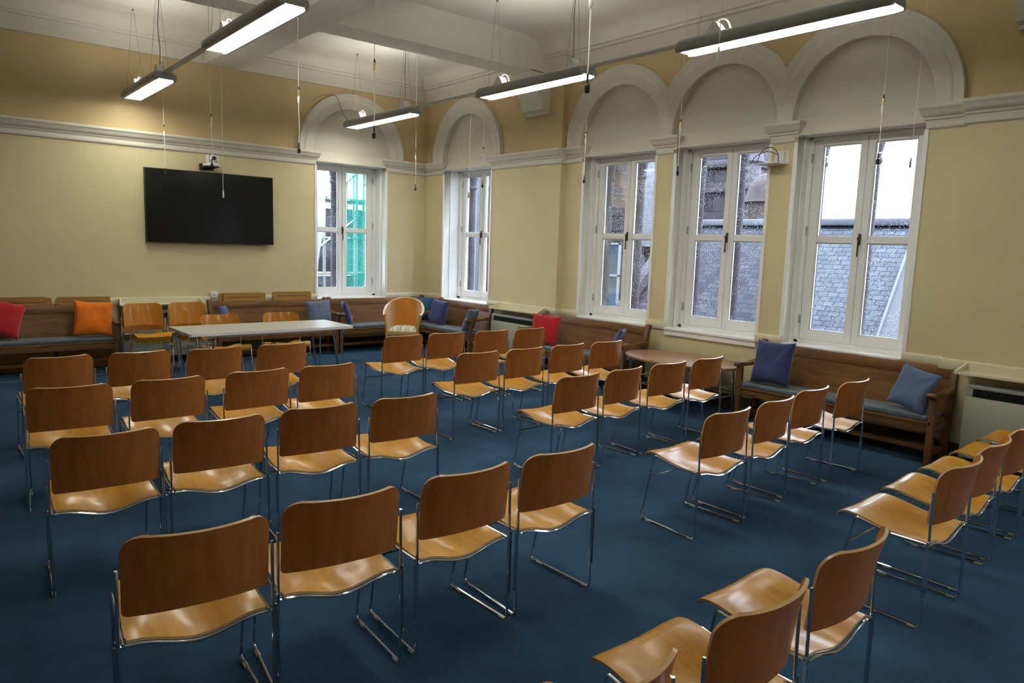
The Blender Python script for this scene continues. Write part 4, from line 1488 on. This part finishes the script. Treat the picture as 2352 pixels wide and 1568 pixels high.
def make_lamp(x, y0, y1, label, cable=True):
    yc = (y0+y1)/2; hl = (y1-y0)/2
    t = thing('pendant_light', label, 'light', (x, yc, ZL), 0, 'fluorescent lights hung in two rows')
    bm = bmn()
    W, H = 0.125, 0.106
    # cross section of the housing (open below), pill shaped ends
    n = 14
    prof = [(0.090, 0.004), (0.090, -0.005), (0.104, -0.006), (0.119, 0.004), (W, 0.018)]+[(W*math.cos(PI/2*k/8)**0.5 if k < 8 else 0.0, 0.045+(H-0.045)*math.sin(PI/2*k/8)**0.9) for k in range(9)]
    # stations along y including rounded ends
    st = []
    for k in range(9):
        a = PI/2*k/8; st.append((-hl-0.06*math.cos(a), 0.35+0.65*math.sin(a)**0.7))
    for k in range(9):
        a = PI/2*(8-k)/8; st.append((hl+0.06*math.cos(a), 0.35+0.65*math.sin(a)**0.7))
    rings = []
    for yy, sc in st:
        rg = []
        for px, pz in prof:
            k = 1-(1-sc)*0.28
            rg.append((px*k, yy, 0.03+(pz-0.03)*sc if pz > 0.03 else pz*1.0+(1-sc)*0.012))
        full = [(-q[0], q[1], q[2]) for q in rg] + [q for q in rg[::-1]][1:] if False else None
        left = [bm.verts.new((-q[0], q[1], q[2])) for q in rg]
        right = [bm.verts.new(q) for q in rg[:-1]][::-1]
        rings.append(left+right)
    for a, b in zip(rings, rings[1:]):
        for i in range(len(a)-1):
            bm.faces.new((a[i], a[i+1], b[i+1], b[i]))
    bm.faces.new(rings[0]); bm.faces.new(rings[-1][::-1])
    obj('housing', bm, M['grey_metal'], t, 50)
    bm = bmn(); rbox(bm, -0.09, 0.09, -hl+0.0, hl-0.0, -0.003, 0.004, 0.002, 1)
    obj('diffuser', bm, M['lamp'], t)
    bm = bmn(); box(bm, -0.05, 0.05, -hl+0.25, hl-0.35, H+0.0015, H+0.004)
    obj('uplight', bm, M['lamp_up'], t)
    for s in (-1, 1):
        bm = bmn()
        y = s*(hl-0.16)
        zc = ceil_at(x, yc+y)-ZL
        tube(bm, [(-0.10, y, 0.05), (-0.012, y, zc-0.05), (0, y, zc)], 0.0016, 5)
        tube(bm, [(0.10, y, 0.05), (0.012, y, zc-0.05)], 0.0016, 5)
        lathe(bm, [(0.012, 0), (0.012, 0.02)], (0, y, zc-0.02), 8)
        rbox(bm, -0.130, 0.130, y-0.006, y+0.006, 0.045, 0.055, 0.002, 1)
        obj('suspension_wire', bm, M['wire'], t)
    for y in ((-hl+0.17), (hl-0.26)):
        bm = bmn()
        prism(bm, [(y-0.10, H-0.015), (y+0.09, H-0.015), (y+0.07, H+0.02), (y+0.015, H+0.085), (y-0.02, H+0.09), (y-0.045, H+0.06)], 'X', -0.045, 0.045)
        tube(bm, smooth([(0.0, y+0.0, H+0.08), (0.01, y-0.03, H+0.12), (0.015, y-0.10, H+0.10), (0.015, y-0.14, H-0.0)], 2), 0.006, 6)
        obj('cable_saddle', bm, M['white_plastic'], t)
    if cable:
        bm = bmn(); y = -hl+0.17
        zc = ceil_at(x, yc+y)-ZL
        tube(bm, smooth([(0, y, H+0.08), (0.02, y+0.02, 0.35), (-0.01, y, 0.6), (0.012, y+.01, 0.8), (0.01, y, zc)], 2), 0.0045, 6)
        obj('power_cable', bm, M['cable_grey'], t)
    return t


LX1, LX2 = 2.235, 5.155
make_lamp(LX1, 8.72, 10.16, 'short-looking fluorescent light hung nearest the television wall')
make_lamp(LX1, 5.30, 6.97, 'large fluorescent light hung at the top left')
make_lamp(LX2, 8.38, 10.04, 'fluorescent light hung before the back wall arched window')
make_lamp(LX2, 5.21, 6.78, 'fluorescent light hung in the middle of the right row')
make_lamp(LX1, 2.28, 3.88, 'fluorescent light above the left block, out of the picture')
make_lamp(LX1, -2.9, -1.3, 'added unseen fluorescent light behind the camera on the left')  # added lamp, no such fitting seen; brightens the chair backs
make_lamp(LX2, -2.9, -1.3, 'added unseen fluorescent light behind the camera on the right')  # second added lamp, unseen, also for light on the chair backs
make_lamp(LX2, 2.34, 3.98, 'longest fluorescent light hung before the bay windows', False)

def conduit(x, y0, y1, label):
    bm = bmn(); rbox(bm, x-0.027, x+0.027, y0, y1, ZL+0.07, ZL+0.095, 0.004, 1)
    o = obj('hanging_conduit', bm, M['conduit'])
    tag(o, label, 'conduit', 'grey conduits linking the lights')
conduit(LX1, 7.02, 8.66, 'grey conduit between the two left row lights')
conduit(LX2, 6.83, 8.32, 'grey conduit left of the middle light in the right row')
conduit(LX2, 4.03, 5.16, 'grey conduit between the two nearest right row lights')

# loose cable from back wall arch to the light
p0, p1, p2, p3 = onY(741, 217, YB-0.03), onY(770, 217, YB-0.08), onY(783, 245, 10.2), Vector((LX2+.0, 10.05, ZL+0.08))
bm = bmn(); tube(bm, smooth([onY(716, 232, YB-.06), p0, p1, onY(779, 232, 10.38), onY(784, 252, 10.3), onY(793, 270, 10.2), p3], 3), 0.005, 6)
tag(obj('loose_cable', bm, M['cable_grey']), 'grey cable looping from the back arch to a light', 'cable')

# ------------------------------------------------------------------ hanging microphones
def hang_mic(px, py, X=None, Y=None, z=None, conn=None, label='', head='mic', top=None, r=0.0028):
    """bottom of the capsule seen at (px, py)"""
    d = ray(px, py)
    if z is not None:
        t_ = (z-CAMZ)/d.z
    elif X is not None:
        t_ = X/d.x
    else:
        t_ = Y/d.y
    P = Vector((0, 0, CAMZ))+d*t_
    zc = top if top else ceil_at(P.x, P.y)
    t = thing('hanging_microphone' if head == 'mic' else 'hanging_cable', label, 'microphone' if head == 'mic' else 'cable', (P.x, P.y, P.z), 0, 'microphones and cables hung from the ceiling')
    h = zc-P.z
    bm = bmn()
    z0 = 0.09
    sw = 0.012
    if head == 'mic':
        cz = conn-P.z
        tube(bm, [(0, 0, z0), (sw*0.3, 0.0, cz*0.5), (0, 0, cz)], r*1.25, 7)
        tube(bm, [(0, 0, cz+0.14), (-sw*0.4, 0, (cz+h)/2), (0, 0, h)], r, 7)
        obj('cable', bm, M['cable_white'], t)
        bm = bmn()
        lathe(bm, [(0.004, 0), (0.009, 0.008), (0.011, 0.03), (0.011, 0.062), (0.008, 0.072)], (0, 0, cz-0.01), 12)
        obj('connector_sleeve', bm, M['white_plastic'], t)
        bm = bmn()
        lathe(bm, [(0.0085, 0.06), (0.0095, 0.065), (0.0095, 0.105), (0.012, 0.108), (0.012, 0.118), (0.0075, 0.122)], (0, 0, cz-0.01), 12)
        obj('plug', bm, M['brass'], t)
        bm = bmn()
        lathe(bm, [(0.0075, 0.12), (0.0075, 0.128), (0.004, 0.15)], (0, 0, cz-0.01), 12)
        obj('strain_relief', bm, M['black'], t)
        bm = bmn()
        lathe(bm, [(0.006, 0), (0.0125, 0.004), (0.0145, 0.016), (0.0145, 0.036), (0.010, 0.042), (0.0062, 0.046), (0.006, 0.088), (0.004, 0.092)], (0, 0, 0), 14)
        obj('capsule', bm, M['black'], t)
    else:
        tube(bm, [(0, 0, 0.07), (sw*.4, 0, h*0.5), (0, 0, h)], r, 6)
        obj('cable', bm, M['cable_white'], t)
        bm = bmn()
        lathe(bm, [(0.007, 0), (0.0085, 0.004), (0.0085, 0.06), (0.0075, 0.066), (0.004, 0.085)], (0, 0, 0), 12)
        obj('connector_sleeve', bm, M['white_plastic'] if head == 'white' else (M['brass'] if head == 'brass' else M['steel']), t)
    return t


def zfrom(px, py, P):
    lo, hi = 0.0, 5.0
    for _ in range(40):
        m = (lo+hi)/2
        q = Vector((P[0], P[1], m-CAMZ))
        yy = q.dot(DN)/q.dot(_f)*FPX+784
        if yy > py: lo = m
        else: hi = m
    return m


def micat(px, py, z, ytop, label):
    d = ray(px, py); P = d*((z-CAMZ)/d.z)
    hang_mic(px, py, z=z, conn=zfrom(px, ytop, P), label=label)


micat(380, 402, 2.45, 312, 'hanging microphone before the left part of the television')
micat(487, 384, 2.46, 292, 'hanging microphone in front of the dome camera')
micat(687, 352, 2.46, 236, 'hanging microphone between the television and the back window')
micat(859, 318, 2.46, 180, 'hanging microphone with the large white sleeve before the back arch')
micat(954, 438, 2.45, 366, 'hanging microphone in front of the room corner')
micat(1108, 431, 2.45, 362, 'hanging microphone in front of the corner window')
micat(1348, 214, 2.46, 16, 'nearest hanging microphone at the top centre')
micat(1341, 421, 2.45, 330, 'hanging microphone left of the bay windows')
micat(1556, 403, 2.46, 306, 'hanging microphone between the first two bay windows')
micat(2015, 378, 2.46, 258, 'hanging microphone before the rightmost window')
hang_mic(513, 454, Y=8.2, label='bare white cable end hanging in front of the television', head='white')
hang_mic(1076, 455, X=5.3, label='thin bare cable hanging left of the corner window microphone', head='brass', r=0.0018)
hang_mic(1649, 140, z=2.87, label='short bare cable end hanging before the long light', head='white')
hang_mic(2090, 385, X=6.2, label='thin cable with grey tip before the rightmost window pane', head='grey', r=0.0018)

# thin floor cable on the left
bm = bmn(); tube(bm, smooth([(0.1, 9.72, 0.006), (0.6, 9.70, 0.006), (0.95, 9.60, 0.006), (1.3, 9.62, 0.006), (1.7, 9.75, 0.006)], 3), 0.005, 6)
tag(obj('floor_cable', bm, M['cable_grey']), 'thin grey cable on the carpet under the left bench', 'cable')

# ------------------------------------------------------------------ outside
GZ = -4.0
bm = bmn(); bm.faces.new([bm.verts.new(p) for p in ((XO, -30, GZ), (60, -30, GZ), (60, 60, GZ), (XO, 60, GZ))])
bm.faces.new([bm.verts.new(p) for p in ((-30, YO, GZ), (XO, YO, GZ), (XO, 60, GZ), (-30, 60, GZ))])
struct(obj('courtyard_ground', bm, M['court']))

# engaged shafts outside each window
def shaft(x, y, label):
    bm = bmn()
    lathe(bm, [(0.05, -4.0), (0.05, 2.60), (0.062, 2.61), (0.07, 2.635), (0.062, 2.66), (0.052, 2.67), (0.06, 2.72), (0.085, 2.84), (0.085, 2.90)], (x, y, 0), 16)
    tag(obj('stone_shaft', bm, M['shaft']), label, 'column', 'stone shafts outside the windows')
wl = ['corner window', 'leftmost bay window', 'middle bay window', 'rightmost bay window']
for i, (c, hw, X) in enumerate(WINR[:4]):
    shaft(7.34, c+0.045, 'dark stone shaft outside the middle of the %s' % wl[i])
    shaft(7.34, c+hw+0.005, 'dark stone shaft outside the left side of the %s' % wl[i])
shaft(WINB[0]-0.02, 11.07, 'dark stone shaft outside the middle of the back window')
shaft(WINB[0]+WINB[1]+0.01, 11.07, 'dark stone shaft outside the right side of the back window')


def roof_plane(name, P, mat, label, th=0.12, parent=None):
    """quad roof with uv in metres. P: eave-left, eave-right, ridge-right, ridge-left"""
    P = [Vector(p) for p in P]
    bm = bmn(); uvl = bm.loops.layers.uv.new('UVMap')
    vs = [bm.verts.new(p) for p in P]
    f = bm.faces.new(vs)
    ex = (P[1]-P[0]).normalized(); nrm = (P[1]-P[0]).cross(P[3]-P[0]).normalized(); ey = nrm.cross(ex)
    for l in f.loops:
        q = l.vert.co-P[0]; l[uvl].uv = (q.dot(ex), q.dot(ey))
    if nrm.z < 0: nrm = -nrm
    lo = [bm.verts.new(p-nrm*th) for p in P]
    bm.faces.new(lo[::-1])
    for i in range(4):
        bm.faces.new((vs[i], lo[i], lo[(i+1) % 4], vs[(i+1) % 4]))
    return obj(name, bm, mat, parent)


# building with the big slate roof, close across the court
rb = thing('slate_roofed_building', 'building with a long blue-grey slate roof filling the right windows', 'building', (0, 0, 0))
RX, RZ = 12.2, 2.24
EX, EZ = 8.9, -1.05
ysp = onX(1795, 600, 11.0).y
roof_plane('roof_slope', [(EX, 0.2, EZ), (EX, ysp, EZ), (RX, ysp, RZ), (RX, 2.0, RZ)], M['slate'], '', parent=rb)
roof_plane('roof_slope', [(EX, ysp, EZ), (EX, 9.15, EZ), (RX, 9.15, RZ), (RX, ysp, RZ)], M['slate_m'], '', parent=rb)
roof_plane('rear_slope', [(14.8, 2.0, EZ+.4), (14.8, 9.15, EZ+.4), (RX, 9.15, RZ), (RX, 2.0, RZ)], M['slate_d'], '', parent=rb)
bm = bmn(); rbox(bm, RX-0.10, RX+0.10, 1.9, 9.2, RZ-0.03, RZ+0.09, .02, 2); obj('ridge', bm, M['lead'], rb)
bm = bmn(); rbox(bm, EX+0.25, 14.6, 0.5, 9.1, GZ, EZ+0.1, .02, 1); obj('wall', bm, M['sandstone'], rb)
bm = bmn()                                   # valley wing at the right of the slope
vA, vB = onX(2095, 640, 11.3), onX(2012, 775, 10.35)
vA = Vector((11.35, 3.70, RZ-0.78)); vB = Vector((9.6, 3.80, -0.30))
SLP = (RZ-EZ)/(RX-EX)
def on_roof(x, y, lift=0.0):
    d = ray(x, y); n_ = Vector((-SLP, 0, 1)).normalized()
    p0 = Vector((RX, 0, RZ))+n_*lift
    t_ = (p0-Vector((0, 0, CAMZ))).dot(n_)/d.dot(n_)
    return Vector((0, 0, CAMZ))+d*t_
qA, qB = on_roof(2098, 540, .05), on_roof(2006, 800, .05)
tube(bm, [qA, qB], 0.03, 6)
obj('valley_flashing', bm, M['lead'], rb)
bm = bmn()
off = Vector((0, -2.5, 0.35))
vs4 = [qA, qB, qB+off, qA+off]
A4 = [bm.verts.new(p) for p in vs4]; B4 = [bm.verts.new(p-Vector((0, 0, .06))) for p in vs4]
bm.faces.new(A4); bm.faces.new(B4[::-1])
for i_ in range(4):
    bm.faces.new((A4[i_], B4[i_], B4[(i_+1) % 4], A4[(i_+1) % 4]))
obj('side_slope', bm, M['slate_lead'], rb)

# stepped gable wall at left end of that roof (raking coping)
bm = bmn()
g0 = [(8.85, -1.15), (12.2, 2.30), (12.2, 2.52), (8.6, -1.15)]
prism(bm, [(x, z) for x, z in g0], 'Y', 9.12, 9.34)
obj('gable_coping', bm, M['sandstone_g'], rb)

# grey tower behind it
tw = thing('stone_tower', 'pale grey sandstone tower behind the slate roof, seen in the middle window', 'tower', (0, 0, 0))
pL, pR = onX(1590, 430, 17.0), onX(1712, 430, 17.0)
bm = bmn(); rbox(bm, 17.0, 20.5, pR.y, pL.y+0.2, GZ, 3.95, .02, 1)
obj('shaft_wall', bm, M['sandstone_g'], tw)
bm = bmn(); rbox(bm, 16.88, 20.6, pR.y-0.10, pL.y+0.25, 3.30, 3.42, .03, 2); rbox(bm, 16.8, 20.7, pR.y-0.18, pL.y+.28, 3.95, 4.15, .05, 2)
rbox(bm, 16.9, 20.6, pR.y-0.10, pL.y+.25, 4.15, 5.2, .05, 2)
obj('string_course', bm, M['sandstone_g'], tw)
bm = bmn(); lathe(bm, [(0.36, GZ), (0.36, 3.3), (0.43, 3.34), (0.43, 3.45), (0.36, 3.5), (0.36, 4.0), (0.44, 4.05), (0.30, 4.6), (0.02, 5.4)], (17.0, pR.y, 0), 20)
obj('corner_turret', bm, M['sandstone_g'], tw)

# round-topped turret right of the tower
pc_ = onX(1752, 470, 16.0)
ct = onX(1745, 400, 16.0)
bm = bmn()
lathe(bm, [(0.60, GZ), (0.60, ct.z-0.75), (0.66, ct.z-0.7), (0.58, ct.z-0.6), (0.50, ct.z-0.3), (0.36, ct.z-0.1), (0.18, ct.z-0.02), (0.02, ct.z)], (15.9, pc_.y-0.25, 0), 28)
tag(obj('round_turret', bm, M['brown_stone']), 'round-topped brown stone turret against the white sky', 'tower')

# building seen through the first bay window: wall, steep slate roof, sash window
hb = thing('gabled_building', 'sandstone building with light slate roof behind the first bay window', 'building', (0, 0, 0))
fx = 13.5
wL, wR = onX(1350, 500, fx), onX(1520, 500, fx)
bm = bmn(); rbox(bm, fx, fx+2.9, onX(1548, 500, fx).y, wL.y+3.0, GZ, 1.75, .02, 1)
obj('wall', bm, M['sandstone'], hb)
e0, e1 = onX(1432, 560, fx), onX(1560, 560, fx)
yR0, yR1 = onX(1548, 500, fx-0.25).y, onX(1560, 400, fx+3.3).y
roof_plane('roof_slope', [(fx-0.25, yR0, 1.78), (fx-0.25, wL.y+3.0, 1.78), (fx+3.3, wL.y+3.0, 4.75), (fx+3.3, yR1, 4.75)], M['slate'], '', parent=hb)
bm = bmn()                                        # crow-stepped gable at the left
g0, g1 = onX(1443, 560, fx-0.9).y, onX(1410, 375, fx-0.9).y
rbox(bm, fx-0.9, fx-0.55, g0, g0+3.6, GZ, 2.1, .02, 1)
for k in range(6):
    rbox(bm, fx-0.9, fx-0.55, g0+(g1-g0)*(k+0.6)/6, g0+3.6, 2.1+0.34*k, 2.1+0.34*(k+1), .02, 1)
rbox(bm, fx-0.9, fx-0.55, g1+.1, g0+3.6, 4.1, 6.0, .02, 1)
obj('stepped_gable', bm, M['brown_stone'], hb)
wq = onX(1411, 632, fx-0.9)
bm = bmn()
wy, wz = wq.y, wq.z
rbox(bm, fx-0.96, fx-0.90, wy-0.22, wy+0.22, wz-0.85, wz+0.75, .01, 1)
sw_ = obj('sash_window', bm, M['dark_glass'], hb)
bm = bmn()
for y in (wy-0.22, wy+0.17):
    rbox(bm, fx-1.0, fx-0.95, y, y+0.05, wz-0.85, wz+0.75, .005, 1)
for z in (wz-0.85, wz-0.03, wz+0.70):
    rbox(bm, fx-1.0, fx-0.95, wy-0.22, wy+0.22, z, z+(0.14 if z < wz-0.5 else 0.05), .005, 1)
obj('glazing_bar', bm, M['white_pvc'], sw_)
dpx = onX(1474, 640, fx-0.1)
bm = bmn(); tube(bm, smooth([(fx-0.1, dpx.y, GZ), (fx-0.1, dpx.y, 1.4), (fx-0.1, dpx.y+0.05, 1.55), (fx-0.1, dpx.y+0.25, 1.7)], 2), 0.07, 8)
obj('downpipe', bm, M['lead'], hb)

# wall close to the corner window
pp = onX(1100, 520, 9.6)
bm = bmn(); rbox(bm, 9.9, 12.5, 12.6, 16.2, GZ, 7.0, .02, 1)
nb = thing('red_stone_building', 'red sandstone building seen through the corner window', 'building', (0, 0, 0))
obj('wall', bm, M['sandstone'], nb)
bm = bmn(); tube(bm, [(9.8, 13.1, GZ), (9.8, 13.1, 6.5)], 0.09, 8); obj('downpipe', bm, M['lead'], nb)

# scaffold behind the back window
sc = thing('scaffold', 'scaffolding with green netting outside the back window', 'scaffold', (0, 0, 0))
SY = 17.0
xa, xb = onY(720, 500, SY).x, onY(850, 500, SY).x
bm = bmn()
for k in range(9):
    x = xa-0.3+k*(xb-xa+0.8)/8
    for y in (SY, SY+1.3):
        tube(bm, [(x, y, GZ), (x, y, 8.0)], 0.03, 6)
for k in range(12):
    z = -3.0+k*0.95
    for y in (SY, SY+1.3):
        tube(bm, [(xa-0.6, y, z), (xb+0.8, y, z)], 0.028, 6)
for k in range(8):
    z = -3+k*1.4
    tube(bm, [(xa-0.3+0.4*(k % 3), SY-0.05, z), (xa+1.6+0.4*(k % 3), SY-0.05, z+1.4)], 0.028, 6)
obj('tube_frame', bm, M['scaff'], sc)
bm = bmn()
for k in range(6):
    z = -3.0+k*1.9
    rbox(bm, xa-0.5, xb+0.6, SY+0.1, SY+1.2, z, z+0.05, .01, 1)
obj('platform', bm, M['plank'], sc)
n0, n1 = onY(800, 500, SY-0.15).x, onY(838, 500, SY-0.15).x
bm = bmn()
def netf(u, v):
    return (n0+(n1-n0+0.5)*u, SY-0.12+0.10*math.sin(9*u+2.2*v)+0.05*math.sin(21*u), GZ+12*v)
shell(bm, netf, lin(0, 1, 24), lin(0, 1, 24), 0.004)
obj('netting', bm, M['net'], sc)
s0, s1 = onY(715, 500, SY-0.3).x, onY(768, 500, SY-0.3).x
bm = bmn()
def shf(u, v):
    w = 0.78+0.22*math.sin(5*v*3.1)+0.08*math.sin(23*v)
    return (s0-0.4+(s1-s0+0.1)*u*w, SY-0.35+0.10*math.sin(7*u+31*v)+0.07*math.sin(17*u-12*v), GZ+12*v)
shell(bm, shf, lin(0, 1, 20), lin(0, 1, 60), 0.006)
obj('sheeting', bm, M['sheet'], sc)
bm = bmn(); rbox(bm, xa-3.5, xb+2.0, SY+2.6, SY+8, GZ, 2.6, .02, 1)
bb = obj('tenement', bm, M['sandstone_g']); tag(bb, 'grey stone building wrapped by the scaffold', 'building')

# ------------------------------------------------------------------ world
w = bpy.data.worlds.new('overcast'); S.world = w; w.use_nodes = True
nt = w.node_tree
bg = nt.nodes['Background']
tc = N(nt, 'ShaderNodeTexCoord'); sp = N(nt, 'ShaderNodeSeparateXYZ'); nt.links.new(tc.outputs['Generated'], sp.inputs[0])
cr = ramp(nt, sp.outputs[2], [(0.0, (0.62, 0.70, 0.82)), (0.5, (0.74, 0.84, 1.0))])
nt.links.new(cr, bg.inputs['Color'])
bg.inputs['Strength'].default_value = 7.5

# ------------------------------------------------------------------ view
vs_ = S.view_settings
vs_.view_transform = 'Standard'
try:
    vs_.look = 'None'
except Exception:
    pass
vs_.gamma = 1.0
vs_.use_curve_mapping = False
vs_.exposure = 0.8
S.cycles.adaptive_threshold = 0.025
S.cycles.max_bounces = 8
S.cycles.diffuse_bounces = 4
S.cycles.glossy_bounces = 4
S.cycles.transparent_max_bounces = 12
S.cycles.sample_clamp_indirect = 8.0
